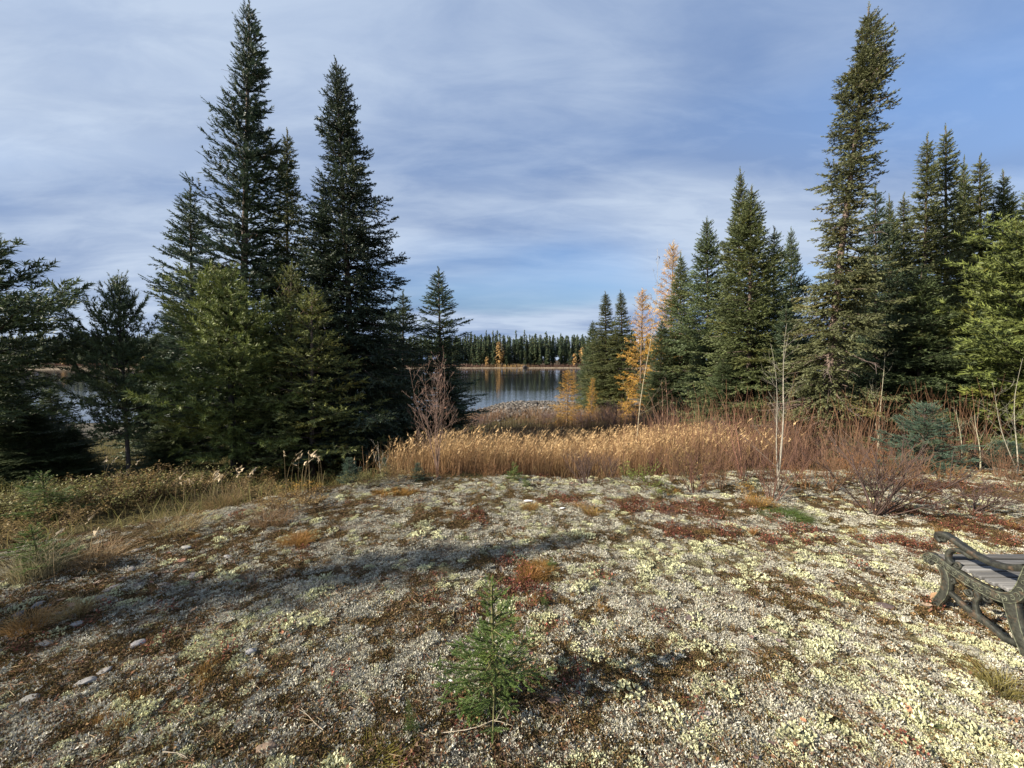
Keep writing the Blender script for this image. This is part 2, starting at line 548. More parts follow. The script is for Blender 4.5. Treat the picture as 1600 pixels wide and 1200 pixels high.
def put_shoots(buf, kind, P, D, S, COL, nrng, roll=0.7):
    P, D, S, COL = map(np.asarray, (P, D, S, COL))
    D = D / (np.linalg.norm(D, axis=1, keepdims=True) + 1e-9)
    up = np.tile([0., 0., 1.], (len(P), 1)) + nrng.normal(0, roll * .4, (len(P), 3))
    sd = np.cross(D, up); sd /= np.linalg.norm(sd, axis=1, keepdims=True) + 1e-9
    nn = np.cross(sd, D)
    w = nrng.integers(0, 3, len(P))
    for k in range(3):
        m = w == k
        if not m.any(): continue
        tv, tf, tcx = SHOOTS[kind][k]
        v = P[m][:, None] + S[m][:, None, None] * (tv[None, :, 0:1] * D[m][:, None] + tv[None, :, 1:2] * sd[m][:, None] + tv[None, :, 2:3] * nn[m][:, None])
        nv = len(tv)
        f = tf[None] + (np.arange(m.sum()) * nv)[:, None, None]
        c = COL[m][:, None] * tcx[None, :, None]
        buf.add(v.reshape(-1, 3), f.reshape(-1, 3), np.clip(c.reshape(-1, 3), 0, 1))


def conifer(seed, H, prof, z0=.06, whorl=.26, nper=5, elev=(-10, 40), curve=-.10, tip=.12, kind='spruce', shoot=.14, node=.10,
            lat=.5, latang=50, col=(.035, .055, .028), var=.25, tipcol=None, dead=0.0, deadcol=(.10, .06, .04), bark=(.10, .075, .06),
            trunk_r=.10, bend=(0, 0), gaps=0.2, limbs=True, fill=1.0, latshort=.08, bare=0.0, wob=0.0, inner=.12, sag=.2, low_dead=0.0, latz=.38, tiptaper=2.6, rag=.28, skip=.16):
    r = random.Random(seed); nr = np.random.default_rng(seed)
    T, F = Buf(), Buf()
    ph = [r.uniform(0, 6.28) for _ in range(4)]

    def axis_(t):
        return np.array([bend[0] * t * t + wob * math.sin(t * 7 + ph[0]), bend[1] * t * t + wob * math.cos(t * 6 + ph[1]), H * t])
    ts = np.linspace(0, 1, 16)
    T.tube([axis_(t) for t in ts], [trunk_r * (1.0 - t) ** .85 + .006 + (.25 * trunk_r if t == 0 else 0) for t in ts], bark, 7)
    P, D, S, K = [], [], [], []
    z = z0 * H
    col = np.array(col); tc_ = np.array(tipcol if tipcol is not None else col * 1.35)
    lump = [(r.uniform(0, 1), r.uniform(0, 6.28), r.uniform(-1, 1)) for _ in range(9)]
    while z < H * .975:
        t = z / H
        a0 = r.uniform(0, 6.28)
        n = max(3, int(round(nper * r.uniform(.8, 1.2))))
        for i_ in range(n):
            az = a0 + i_ * 6.283 / n + r.uniform(-.35, .35)
            L_ = prof(t, az, r) * r.uniform(1 - rag * 1.3, 1 + rag)
            for lt, la, lv in lump:
                L_ *= 1 + .30 * lv * math.exp(-((t - lt) / .06) ** 2) * max(0, math.cos(az - la)) * (gaps * 4)
            if r.random() < gaps * .35: L_ *= r.uniform(.3, .65)
            if L_ < .05: L_ = .05
            e = R(elev[0] + (elev[1] - elev[0]) * t ** 1.3 + r.uniform(-7, 7))
            zz = z + r.uniform(-.5, .5) * whorl * .6
            o = axis_(min(zz / H, .99))
            h = np.array([math.cos(az), math.sin(az), 0.]); up = np.array([0, 0, 1.])
            cv = curve / max(L_, .3)

            def main(s):
                s = np.asarray(s)[..., None]
                u_ = s / L_
                return o + h * s * math.cos(e) + up * (s * math.sin(e) + cv * s * s + tip * L_ * u_ ** 3)
            isdead = r.random() < (dead + low_dead * max(0, 1 - t / .3))
            if limbs or isdead:
                sx = np.linspace(0, L_, 5)
                T.tube(main(sx), np.linspace(max(.006, .016 * L_ ** .7), .003, 5), np.array(bark) * r.uniform(.7, 1.1), 3, cap=False)
            if isdead:
                for q in range(int(L_ * 9)):
                    s = r.uniform(.2, 1) * L_
                    p0 = main(np.array(s)); dd = h * .6 + np.array([r.uniform(-1, 1), r.uniform(-1, 1), r.uniform(-.6, .3)])
                    dd /= np.linalg.norm(dd); l2 = r.uniform(.1, .35)
                    T.tube([p0, p0 + dd * l2 * .5, p0 + dd * l2 + np.array([0, 0, -.05])], [.004, .003, .002], np.array(deadcol) * r.uniform(.8, 1.5), 3, cap=False)
                continue
            side = np.cross(h, up)
            s0 = max(inner * L_, .03) if bare == 0 else bare * L_
            si = np.arange(s0, L_, node) + nr.uniform(-.02, .02, max(0, len(np.arange(s0, L_, node))))
            si = si[(np.sin(si * r.uniform(5, 11) / max(L_, .4) + r.uniform(0, 6.28)) > -1 + skip * 2 * r.random() * 1.6) | (si > .8 * L_)]
            if len(si) == 0: si = np.array([L_ * .6])
            bcol = col * r.uniform(1 - var, 1 + var)
            sh = shoot * min(1.0, .5 + (1 - t) * tiptaper)
            if r.random() < .12: bcol = bcol * np.array([1.25, 1.05, .8])
            # leader shoots along the main axis
            md = main(si + .05) - main(si)
            P.append(main(si)); D.append(md + nr.normal(0, .012, md.shape)); S.append(np.full(len(si), sh) * nr.uniform(.85, 1.2, len(si)))
            K.append(bcol * nr.uniform(1 - var, 1 + var, (len(si), 1)))
            P.append(main(np.array([L_]))); D.append(md[-1:]); S.append(np.array([sh * 1.1])); K.append((tc_ * r.uniform(.85, 1.15))[None])
            for sg in (1, -1):
                ll_ = (lat * (L_ - si) * nr.uniform(.6, 1.25, len(si)) + latshort * sh / shoot)
                kmax = int(ll_.max() / (shoot * .55)) + 1
                uk = (np.arange(kmax) + .15) * shoot * .55
                U = uk[None] * np.ones((len(si), 1)); mask = (U < ll_[:, None]) & (nr.random(U.shape) < fill)
                if not mask.any(): continue
                ang = R(latang) + nr.uniform(-.2, .2, len(si))
                mdn = md / (np.linalg.norm(md, axis=1, keepdims=True) + 1e-9)
                ld = mdn * np.cos(ang)[:, None] + side[None] * sg * np.sin(ang)[:, None] + up[None] * nr.uniform(-latz, latz * .7, len(si))[:, None]
                PP = main(si)[:, None] + ld[:, None] * U[..., None] + up * (-sag * U ** 2)[..., None]
                jit = nr.normal(0, .45, PP.shape); jit[..., 2] *= .6
                DD = ld[:, None] + jit + mdn[:, None] * .25
                rel = U / ll_[:, None]
                cc = bcol[None, None] * (1 - rel[..., None] ** 2 * .6) + tc_[None, None] * rel[..., None] ** 2 * .6
                cc = cc * nr.uniform(1 - var, 1 + var, U.shape)[..., None]
                P.append(PP[mask]); D.append(DD[mask]); S.append(sh * nr.uniform(.8, 1.2, mask.sum())); K.append(cc[mask])
        z += whorl * r.uniform(.75, 1.25) * (1.0 if t < .8 else .55)
    # leading shoot
    for q in range(9):
        t = .945 + .05 * q / 8
        P.append(axis_(t)[None]); D.append(np.array([[r.uniform(-.3, .3), r.uniform(-.3, .3), 1.]])); S.append(np.array([shoot * .75])); K.append(tc_[None])
    P, D, S, K = np.concatenate(P), np.concatenate(D), np.concatenate(S), np.concatenate(K)
    put_shoots(F, kind, P, D, S, K, nr)
    return T, F, len(S)


PROTO = {}


def proto(name, H, rad, **kw):
    T, F, n = conifer(H=H, **kw)
    PROTO[name] = (T.mesh('trunk', M_BARK, True), F.mesh('crown', M_NEEDLE), H, rad)
    print('proto', name, n, sum(len(f) for f in F.f), sum(len(f) for f in T.f))


def cone(rmax, pw=.85, top=.05, base=1.0, basew=.15):
    def f(t, az, r):
        v = rmax * (1 - t) ** pw + top
        if t < basew: v *= base + (1 - base) * t / basew
        return v
    return f


def column(rmax, shape):
    xs_, ys_ = zip(*shape)
    def f(t, az, r):
        return rmax * float(np.interp(t, xs_, ys_))
    return f


MG = (.092, .112, .042)
proto('fir_tall', 10.9, 1.75, seed=3, prof=cone(2.0, .95, .08), kind='fir', elev=(-4, 40), curve=-.02, tip=.12, whorl=.215, nper=7, gaps=.6, col=(.038, .060, .034),
      tipcol=(.064, .094, .054), lat=.50, shoot=.18, node=.115, sag=.05, var=.25, dead=.02, trunk_r=.12, z0=.12, latz=.25)
proto('spruce_tall', 9.6, 1.5, seed=5, prof=column(1.6, [(0, .85), (.12, .95), (.3, .95), (.45, .78), (.56, .66), (.72, .40), (.8, .27), (.87, .20), (.93, .15), (1, .02)]), kind='spruce',
      elev=(-18, 30), curve=-.16, tip=.18, whorl=.18, nper=7, gaps=.5, col=(.034, .051, .028), tipcol=(.054, .074, .038), lat=.46, shoot=.18, node=.115, trunk_r=.10, low_dead=.12)
proto('black_spruce_tall', 10.4, 1.15, seed=8, prof=column(1.25, [(0, .7), (.1, .92), (.25, 1.0), (.36, .85), (.46, .60), (.52, .38), (.57, .24), (.60, .33), (.65, .42), (.70, .30), (.75, .36), (.82, .38), (.89, .32), (.94, .20), (.98, .10), (1, .04)]), kind='spruce',
      elev=(-22, 8), curve=-.24, tip=.28, whorl=.135, nper=7, rag=.38, skip=.3, gaps=.95, col=(.105, .112, .048), tipcol=(.140, .148, .065), lat=.48, shoot=.17, node=.10, trunk_r=.105, low_dead=.8, dead=.06,
      deadcol=(.20, .155, .135), bark=(.15, .11, .09), bend=(.15, 0), wob=.08, z0=.05, tiptaper=4, latshort=.05)
proto('spruce_full', 8.0, 1.5, seed=12, prof=cone(1.7, .95, .02), kind='spruce', elev=(-14, 35), curve=-.12, tip=.16, whorl=.175, nper=6, gaps=.55, col=MG, tipcol=(.145, .165, .064),
      lat=.48, shoot=.18, node=.115, trunk_r=.075, low_dead=.2, deadcol=(.12, .085, .07))
proto('spruce_narrow', 8.0, 1.0, seed=21, prof=column(1.1, [(0, .8), (.15, 1), (.4, .88), (.58, .62), (.70, .36), (.77, .17), (.84, .12), (.92, .12), (1, 0)]), kind='spruce', elev=(-16, 22), curve=-.14, tip=.2,
      whorl=.165, nper=6, gaps=.6, col=(.098, .112, .042), tipcol=(.140, .152, .060), lat=.48, shoot=.17, node=.11, trunk_r=.07, low_dead=.25, deadcol=(.12, .085, .07))
proto('spruce_dense', 6.5, 1.2, seed=33, prof=cone(1.4, .88, .02), kind='spruce', elev=(-8, 40), curve=-.08, tip=.14, whorl=.165, nper=6, gaps=.5, col=(.078, .104, .045), tipcol=(.118, .150, .064),
      lat=.52, shoot=.17, node=.11, trunk_r=.06)
proto('spruce_slim', 6.0, .75, seed=41, prof=cone(.9, .85, .03), kind='spruce', elev=(-5, 38), curve=-.06, tip=.1, whorl=.19, nper=6, gaps=.55, col=(.056, .082, .044), tipcol=(.088, .122, .064), lat=.48,
      shoot=.16, node=.11, trunk_r=.05)
proto('pine_soft', 4.4, 1.5, seed=52, prof=column(1.65, [(0, .3), (.2, .8), (.35, 1), (.55, .85), (.72, .55), (.86, .28), (.95, .12), (1, .02)]), kind='pine', elev=(0, 55), curve=-.03, tip=.12, whorl=.23, nper=7, gaps=.8, rag=.36, skip=.3,
      col=(.125, .152, .042), tipcol=(.205, .24, .06), lat=.55, shoot=.16, node=.125, trunk_r=.07, z0=.14, bark=(.06, .05, .042), bare=.12, sag=.0, fill=.9)
proto('pine_open', 4.6, 1.2, seed=57, prof=column(1.35, [(0, .3), (.2, .9), (.5, 1), (.72, .6), (.88, .32), (1, .04)]), kind='pine', elev=(-5, 55), curve=.04, tip=.16, whorl=.21, nper=7, gaps=.8,
      col=(.070, .096, .042), tipcol=(.105, .135, .055), lat=.42, shoot=.17, node=.13, trunk_r=.06, z0=.25, bark=(.06, .05, .045), bare=.22, sag=-.1, fill=.85, latang=42)
proto('young_spruce', 3.8, .9, seed=61, prof=cone(1.1, .8, .04), kind='spruce', elev=(0, 45), curve=-.05, tip=.1, whorl=.19, nper=6, gaps=.6, col=(.12, .135, .044), tipcol=(.20, .215, .065), lat=.5,
      shoot=.15, node=.115, trunk_r=.04, dead=.10, fill=.85)
proto('larch_gold', 5.0, 1.1, seed=71, prof=cone(1.15, .75, .05), kind='larch', elev=(-6, 45), curve=-.04, tip=.08, whorl=.19, nper=5, gaps=.7, col=(.48, .28, .06), tipcol=(.58, .36, .08), lat=.52, shoot=.17,
      node=.10, trunk_r=.05, var=.3, fill=.85, skip=.2, bark=(.16, .12, .09), latz=.5)
proto('blue_spruce_small', 1.15, .5, seed=81, prof=cone(.55, .75, .03), kind='fine', elev=(0, 50), curve=-.02, tip=.08, whorl=.075, nper=6, gaps=.4, col=(.080, .125, .085), tipcol=(.13, .19, .13), lat=.5,
      shoot=.075, node=.05, trunk_r=.014, latshort=.03)
proto('seedling', .70, .22, seed=92, prof=column(.25, [(0, .75), (.1, 1), (.3, .95), (.5, .62), (.7, .48), (.8, .42), (.9, .15), (1, .08)]), kind='fine', elev=(5, 35), curve=0, tip=.04, whorl=.050, nper=4, gaps=.6, rag=.4,
      col=(.105, .16, .040), tipcol=(.16, .225, .058), lat=.5, shoot=.045, node=.030, trunk_r=.006, latshort=.015, bark=(.13, .12, .05), fill=.9, latz=.3)


def plant_tree(kind, top, bx, Yd, rad, label, name='spruce_tree', cat='spruce tree', group=None, tint=None, rz=None, base_z=None):
    """top = pixel of the tip, bx = pixel column of the foot, Yd = metres from the camera, rad = crown radius in metres"""
    tp = at(top[0], top[1], Yd)
    bp = at(bx, 640, Yd)
    gz = th(bp.x, Yd) - .04 if base_z is None else base_z
    H = tp.z - gz
    tr, cr, H0, R0 = PROTO[kind]
    root = thing(name, label, cat, (bp.x, Yd, gz), group)
    dx = tp.x - bp.x
    if kind == 'black_spruce_tall': dx -= .15 * rad / R0
    root.rotation_euler = (0, math.atan2(dx, H), rz if rz is not None else 0)
    root.scale = (rad / R0, rad / R0, math.hypot(H, dx) / H0)
    link(tr, 'trunk', root); link(cr, 'crown', root)
    if rz is None:
        root.rotation_euler = (0, math.atan2(dx, H), 0)
        # turn each copy about its own trunk so that shared crowns differ
        if kind != 'black_spruce_tall':
            m = Matrix.Rotation(math.atan2(dx, H), 3, 'Y') @ Matrix.Rotation(rnd.uniform(0, 6.28), 3, 'Z')
            root.rotation_euler = m.to_euler()
    return root


S_ = 'spruce tree'
TREES = [
    # ---- left of the opening
    ('fir_tall', (390, 2), 372, 10.0, 1.75, 'tallest dark fir on the left with layered branches and a long pointed spire', 'fir_tree', 'fir tree'),
    ('spruce_narrow', (449, 203), 446, 11.3, 1.15, 'slim dark fir whose spire stands just right of the tallest left fir', 'fir_tree', 'fir tree'),
    ('spruce_tall', (525, 92), 556, 10.2, 1.55, 'tall dense dark spruce with ragged right side, second tallest on the left', 'spruce_tree', S_),
    ('spruce_slim', (297, 290), 300, 11.0, 1.15, 'slender blue green spruce with a thin bare tip left of the tallest fir', 'spruce_tree', S_),
    ('pine_soft', (352, 424), 362, 8.2, 1.45, 'bushy yellow green pine with dark trunk in front of the tall left fir', 'pine_tree', 'pine tree'),
    ('young_spruce', (455, 412), 452, 8.8, .8, 'thin young yellowish spruce between the bushy pine and the dense dark spruce', 'young_spruce', 'young spruce'),
    ('young_spruce', (487, 452), 484, 8.3, 1.15, 'small yellow green spruce reaching right in front of the dense dark spruce', 'young_spruce', 'young spruce'),
    ('pine_open', (-45, 350), -80, 6.8, 1.45, 'open branched pine at the left edge with its trunk outside the picture', 'pine_tree', 'pine tree'),
    ('pine_open', (183, 438), 196, 7.4, .70, 'small sparse pine with a straight dark trunk standing before the river on the left', 'pine_tree', 'pine tree'),
    ('spruce_dense', (275, 470), 262, 11.5, 1.2, 'dark spruce half hidden behind the left side of the bushy pine', 'spruce_tree', S_),
    ('spruce_dense', (42, 632), 38, 7.4, .85, 'low dark broad fir under the edge pine on the left', 'fir_tree', 'fir tree'),
    ('spruce_dense', (-20, 560), -25, 7.6, 1.1, 'dark fir cut by the left edge beneath the pine boughs', 'fir_tree', 'fir tree'),
    ('spruce_dense', (112, 662), 112, 7.8, .5, 'small green fir at the foot of the sparse pine', 'fir_tree', 'fir tree'),
    ('spruce_dense', (78, 606), 80, 8.6, .75, 'mid green young fir standing behind the low broad fir on the left', 'fir_tree', 'fir tree'),
    ('spruce_dense', (8, 588), 5, 8.8, .9, 'young green fir by the left edge seen under the pine boughs', 'fir_tree', 'fir tree'),
    ('spruce_dense', (256, 590), 258, 9.2, .6, 'low dark spruce between the sparse pine and the bushy pine', 'spruce_tree', S_),
    ('spruce_dense', (415, 560), 418, 10.6, .8, 'low dark spruce under the boughs between the two tallest left trees', 'spruce_tree', S_),
    ('spruce_full', (505, 285), 512, 10.8, 1.0, 'dark spruce crowded against the left side of the dense dark spruce', 'spruce_tree', S_),
    ('spruce_slim', (630, 455), 628, 13.5, 1.0, 'pointed dark spruce just right of the dense dark spruce', 'spruce_tree', S_),
    ('spruce_slim', (612, 482), 606, 14.5, .9, 'shorter dark spruce close behind the dense dark spruce on its right', 'spruce_tree', S_),
    ('spruce_dense', (600, 575), 598, 12.0, 1.0, 'low dark spruce at the foot of the dense dark spruce beside the dry grass', 'spruce_tree', S_),
    ('spruce_slim', (685, 419), 690, 13.6, 1.15, 'lone slim spruce by the left side of the river opening', 'spruce_tree', S_),
    ('spruce_dense', (702, 590), 705, 14.5, .85, 'low dark spruce with boughs over the river at the left of the opening', 'spruce_tree', S_),
    # ---- right of the opening
    ('spruce_dense', (926, 502), 925, 24.0, 1.1, 'smallest olive spruce at the right side of the river opening', 'spruce_tree', S_),
    ('spruce_narrow', (946, 456), 948, 22.0, 1.35, 'bushy olive spruce next to the river opening with a blunt top', 'spruce_tree', S_),
    ('spruce_narrow', (970, 454), 975, 21.0, 1.2, 'narrow olive spruce between the blunt topped spruce and the orange larch', 'spruce_tree', S_),
    ('larch_gold', (1004, 452), 1000, 17.0, 1.15, 'golden orange larch behind the white stemmed sapling', 'larch_tree', 'larch tree'),
    ('larch_gold', (1052, 378), 1045, 24.0, 1.7, 'tall pale orange larch standing behind the spruces', 'larch_tree', 'larch tree'),
    ('larch_gold', (888, 578), 886, 17.5, .85, 'small bright yellow larch beside the rocky river bar', 'larch_tree', 'larch tree'),
    ('larch_gold', (926, 590), 924, 18.5, .4, 'tiny orange larch to the right of the bright yellow one', 'larch_tree', 'larch tree'),
    ('spruce_full', (1064, 396), 1062, 16.5, 1.5, 'dark green spruce just right of the orange larches', 'spruce_tree', S_),
    ('spruce_dense', (1104, 342), 1110, 14.5, 1.45, 'full spruce with a pointed top left of the wide spruce', 'spruce_tree', S_),
    ('spruce_full', (1157, 264), 1152, 13.5, 1.35, 'spruce with the highest thin tip behind the wide low branched spruce', 'spruce_tree', S_),
    ('spruce_full', (1174, 292), 1170, 11.6, 1.75, 'wide full spruce with boughs down to the dry grass, right of centre', 'spruce_tree', S_),
    ('spruce_slim', (1210, 356), 1208, 13.5, .95, 'slim spruce tip between the wide spruce and the tall black spruce', 'spruce_tree', S_),
    ('spruce_dense', (1236, 358), 1240, 15.0, .9, 'dark narrow spruce just left of the tall black spruce', 'spruce_tree', S_),
    ('spruce_slim', (1228, 478), 1232, 10.6, .6, 'short green spruce in front of the gap left of the tall black spruce', 'spruce_tree', S_),
    ('black_spruce_tall', (1357, 4), 1290, 9.4, 1.1, 'very tall ragged black spruce leaning right with a club shaped top', 'black_spruce', S_),
    ('spruce_slim', (1368, 290), 1372, 11.0, .75, 'thin spruce close to the right side of the tall black spruce', 'spruce_tree', S_),
    ('spruce_full', (1390, 306), 1392, 12.0, 1.0, 'olive spruce with rounded shoulders right of the tall black spruce', 'spruce_tree', S_),
    ('spruce_narrow', (1412, 304), 1415, 13.0, 1.0, 'spruce behind the rounded olive spruce on the right', 'spruce_tree', S_),
    ('spruce_narrow', (1449, 212), 1443, 11.2, 1.05, 'left one of the twin narrow spires on the right', 'spruce_tree', S_),
    ('spruce_narrow', (1478, 197), 1480, 11.6, 1.1, 'right and higher one of the twin narrow spires on the right', 'spruce_tree', S_),
    ('spruce_full', (1506, 247), 1510, 13.2, 1.1, 'darker spruce top between the twin spires and the right edge spruces', 'spruce_tree', S_),
    ('spruce_narrow', (1531, 244), 1536, 11.4, 1.15, 'spruce with a blunt brownish top right of the dark top', 'spruce_tree', S_),
    ('spruce_full', (1568, 268), 1578, 11.0, 1.35, 'broad bluish spruce second from the right edge', 'spruce_tree', S_),
    ('spruce_full', (1606, 290), 1625, 11.8, 1.4, 'spruce cut off by the right edge behind the yellow green pine', 'spruce_tree', S_),
    ('pine_soft', (1625, 340), 1650, 8.3, 2.0, 'bright yellow green pine at the right edge reaching over the grass', 'pine_tree', 'pine tree'),
    ('spruce_dense', (1350, 400), 1352, 12.6, 1.3, 'mid height spruce filling the gap right behind the tall black spruce', 'spruce_tree', S_),
    ('spruce_dense', (1440, 415), 1438, 9.6, 1.25, 'lower spruce beneath the left twin spire', 'spruce_tree', S_),
    ('spruce_dense', (1512, 470), 1516, 10.0, 1.1, 'lower spruce beneath the dark top beside the yellow green pine', 'spruce_tree', S_),
    ('spruce_full', (1590, 480), 1590, 9.6, 1.1, 'lower bluish spruce under the right edge trees', 'spruce_tree', S_),
    ('spruce_dense', (1035, 500), 1030, 15.5, .9, 'short dark spruce under the orange larches', 'spruce_tree', S_),
    ('spruce_dense', (1130, 560), 1128, 11.2, .8, 'low spruce at the left foot of the wide spruce', 'spruce_tree', S_),
    ('blue_spruce_small', (1446, 632), 1446, 6.6, .58, 'small bluish spruce among the red twigs right of the tall black spruce', 'young_spruce', 'young spruce'),
    ('blue_spruce_small', (1575, 690), 1575, 6.7, .5, 'low grey green spruce at the right edge of the clearing', 'young_spruce', 'young spruce'),
    ('blue_spruce_small', (545, 716), 545, 5.75, .17, 'small dark spruce sapling at the left end of the dry grass', 'young_spruce', 'young spruce'),
    ('blue_spruce_small', (652, 724), 653, 5.7, .12, 'tiny dark spruce beside the bare white stems', 'young_spruce', 'young spruce'),
    ('blue_spruce_small', (600, 716), 600, 6.2, .12, 'tiny green spruce between the two dark saplings at the grass edge', 'young_spruce', 'young spruce'),
    ('seedling', (48, 822), 48, 3.15, .20, 'bushy green spruce seedling in pale grass at the left edge', 'young_spruce', 'young spruce'),
    ('seedling', (65, 738), 62, 4.9, .28, 'bright green spruce seedling in the heath below the left firs', 'young_spruce', 'young spruce'),
    ('seedling', (768, 908), 772, 1.92, .20, 'knee high green spruce seedling in the middle of the lichen foreground', 'spruce_seedling', 'seedling'),
    ('seedling', (637, 1095), 637, 1.78, .03, 'tiny spruce sprig left of the foreground seedling', 'spruce_seedling', 'seedling'),
    ('seedling', (862, 872), 862, 3.25, .055, 'small bright green spruce sprig beside the red leaved patch', 'spruce_seedling', 'seedling'),
    ('seedling', (851, 925), 851, 2.75, .035, 'thin spruce sprig between the red patch and the foreground seedling', 'spruce_seedling', 'seedling'),
    ('seedling', (729, 838), 729, 3.8, .06, 'low dark green sprig in the shadow band of the clearing', 'spruce_seedling', 'seedling'),
    ('seedling', (821, 745), 821, 5.4, .07, 'small green sprig at the front edge of the dry grass', 'spruce_seedling', 'seedling'),
    ('seedling', (802, 722), 805, 5.7, .10, 'thin spruce sprout standing against the dry grass near the centre', 'spruce_seedling', 'seedling'),
]
for T_ in TREES:
    plant_tree(T_[0], T_[1], T_[2], T_[3], T_[4], T_[5], T_[6], T_[7])

# trees standing outside the left edge; their shade crosses the clearing
def side_tree(kind, x, y, H, rad, label, name='spruce_tree', cat=S_):
    tr, cr, H0, R0 = PROTO[kind]
    root = thing(name, label, cat, (x, y, th(x, y) - .04))
    root.scale = (rad / R0, rad / R0, H / H0)
    root.rotation_euler = (0, 0, rnd.uniform(0, 6.28))
    link(tr, 'trunk', root); link(cr, 'crown', root)


side_tree('spruce_slim', -9.2, .75, 6.0, .62, 'slender spruce outside the left edge whose narrow shadow crosses the clearing')

# ------------------------------------------------------------------ stems, grass, shrubs
def stems(buf, P, H, lean, width, c0, c1, nr, plume=None, pl=.16, pw=.02, droop=.3, seg=3):
    """P (n,3) feet, H (n) heights, lean (n,2) tip offsets; tapered blades, optional seed plume"""
    n = len(P)
    a = nr.uniform(0, PI, n); w = np.stack([np.cos(a), np.sin(a), np.zeros(n)], 1) * (width * nr.uniform(.7, 1.3, n))[:, None]
    ts = np.linspace(0, 1, seg + 1)
    rows = []
    for t in ts:
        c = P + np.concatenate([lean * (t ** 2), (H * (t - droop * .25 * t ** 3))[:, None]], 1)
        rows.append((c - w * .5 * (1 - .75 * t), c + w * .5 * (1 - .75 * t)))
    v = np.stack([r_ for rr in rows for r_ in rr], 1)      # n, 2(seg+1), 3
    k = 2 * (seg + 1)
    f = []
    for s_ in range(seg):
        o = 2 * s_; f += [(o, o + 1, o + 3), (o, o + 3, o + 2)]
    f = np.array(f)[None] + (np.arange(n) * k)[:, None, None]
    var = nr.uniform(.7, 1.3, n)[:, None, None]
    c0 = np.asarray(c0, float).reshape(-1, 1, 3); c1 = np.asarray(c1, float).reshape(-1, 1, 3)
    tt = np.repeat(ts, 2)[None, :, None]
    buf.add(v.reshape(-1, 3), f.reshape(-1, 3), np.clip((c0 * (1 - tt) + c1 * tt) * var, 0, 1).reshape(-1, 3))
    if plume is not None:
        tip = (rows[-1][0] + rows[-1][1]) / 2
        dr = np.concatenate([lean, np.zeros((n, 1))], 1); dr /= np.linalg.norm(dr, axis=1, keepdims=True) + 1e-6
        for q in range(5):
            s_ = q / 5
            base_ = tip + dr * (s_ * pl * .5) + np.array([0, 0, 1]) * (pl * (s_ - .5 - .5 * s_ * s_))
            off = nr.normal(0, pw * (1.1 - .6 * s_), (n, 3)); off2 = nr.normal(0, pw * (1.1 - .6 * s_), (n, 3))
            e = base_ + dr * pl * .22 + np.array([0, 0, pl * .22])
            v = np.stack([base_ + off, base_ + off2, e], 1).reshape(-1, 3)
            buf.add(v, np.arange(len(v)).reshape(-1, 3), np.clip(np.repeat(np.asarray(plume)[None] * nr.uniform(.7, 1.3, n)[:, None], 3, 0), 0, 1))


def scatter(n, x0, x1, y0, y1, keep):
    x = rng.uniform(x0, x1, n); y = rng.uniform(y0, y1, n)
    m = rng.random(n) < keep(x, y)
    x, y = x[m], y[m]
    return np.stack([x, y, terrain(x, y)], 1)


# tall golden grass behind the clearing
def reed_mask(x, y):
    front = 6.05 + .55 * sstep(1.5, 4, x) + .25 * np.sin(x * 1.1) + .35 * (fbm(x / .5, y / .5, 13, 3) - .5)
    m = sstep(0, .5, y - front) * (1 - sstep(10.5, 12.5, y))
    m = m * sstep(-2.6, -1.4, x + .25 * (y - 6) * .3) * (1 - sstep(.44, .58, x / np.maximum(y, 1)) * .8) * (1 - sstep(.62, .74, x / np.maximum(y, 1)))
    return m * sstep(.30, .62, fbm(x / .4, y / .4, 14, 3) + .10)


P = scatter(42000, -3, 7.5, 5.7, 12.5, reed_mask)
n = len(P)
b = Buf()
cap_ = CAM_H - (112 / 620) * P[:, 1] - P[:, 2] + .12 * sstep(2, 4, P[:, 0])
Hh = np.minimum(rng.uniform(.55, 1.0, n) * (.62 + .38 * sstep(6.0, 7.4, P[:, 1])), np.maximum(cap_ * rng.uniform(.55, 1.22, n), .2))
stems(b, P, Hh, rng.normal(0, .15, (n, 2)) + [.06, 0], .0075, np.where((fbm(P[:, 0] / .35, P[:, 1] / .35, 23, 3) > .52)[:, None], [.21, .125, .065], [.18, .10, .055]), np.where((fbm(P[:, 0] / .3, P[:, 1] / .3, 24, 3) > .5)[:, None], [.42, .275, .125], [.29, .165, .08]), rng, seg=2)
m = rng.random(n) < .26
stems(b, P[m], Hh[m] * 1.08, rng.normal(0, .07, (m.sum(), 2)) + [.07, 0], .005, (.26, .15, .07), (.44, .28, .135), rng, plume=(.50, .34, .17), pl=.15, pw=.011, seg=2)
tag(b.build('dry_grass', M_GRASS), 'tall golden dry grass with pale seed heads behind the clearing', 'grass', kind='stuff')

# short rusty undergrowth filling between reeds, shrubs and trees
def under_mask(x, y):
    le = (-x - 2.15) - (5.5 - y) * 1.15 - .2
    leftside = sstep(-.15, .45, le + .5 * (fbm(x / .4, y / .4, 15, 3) - .5)) * sstep(2.5, 3.2, y)
    track = 1 - .93 * np.exp(-(((le - .85) / .33) ** 2)) * sstep(-5, -3.6, x) * (1 - sstep(5.2, 6, y))
    back = sstep(5.7, 6.5, y + .3 * np.sin(x * 1.1) - .9 * sstep(1.5, 6, x))
    return np.maximum(leftside * track, back) * (.35 + .65 * sstep(.35, .6, fbm(x / .5, y / .5, 16, 4))) * (1 - .6 * sstep(9, 16, y))


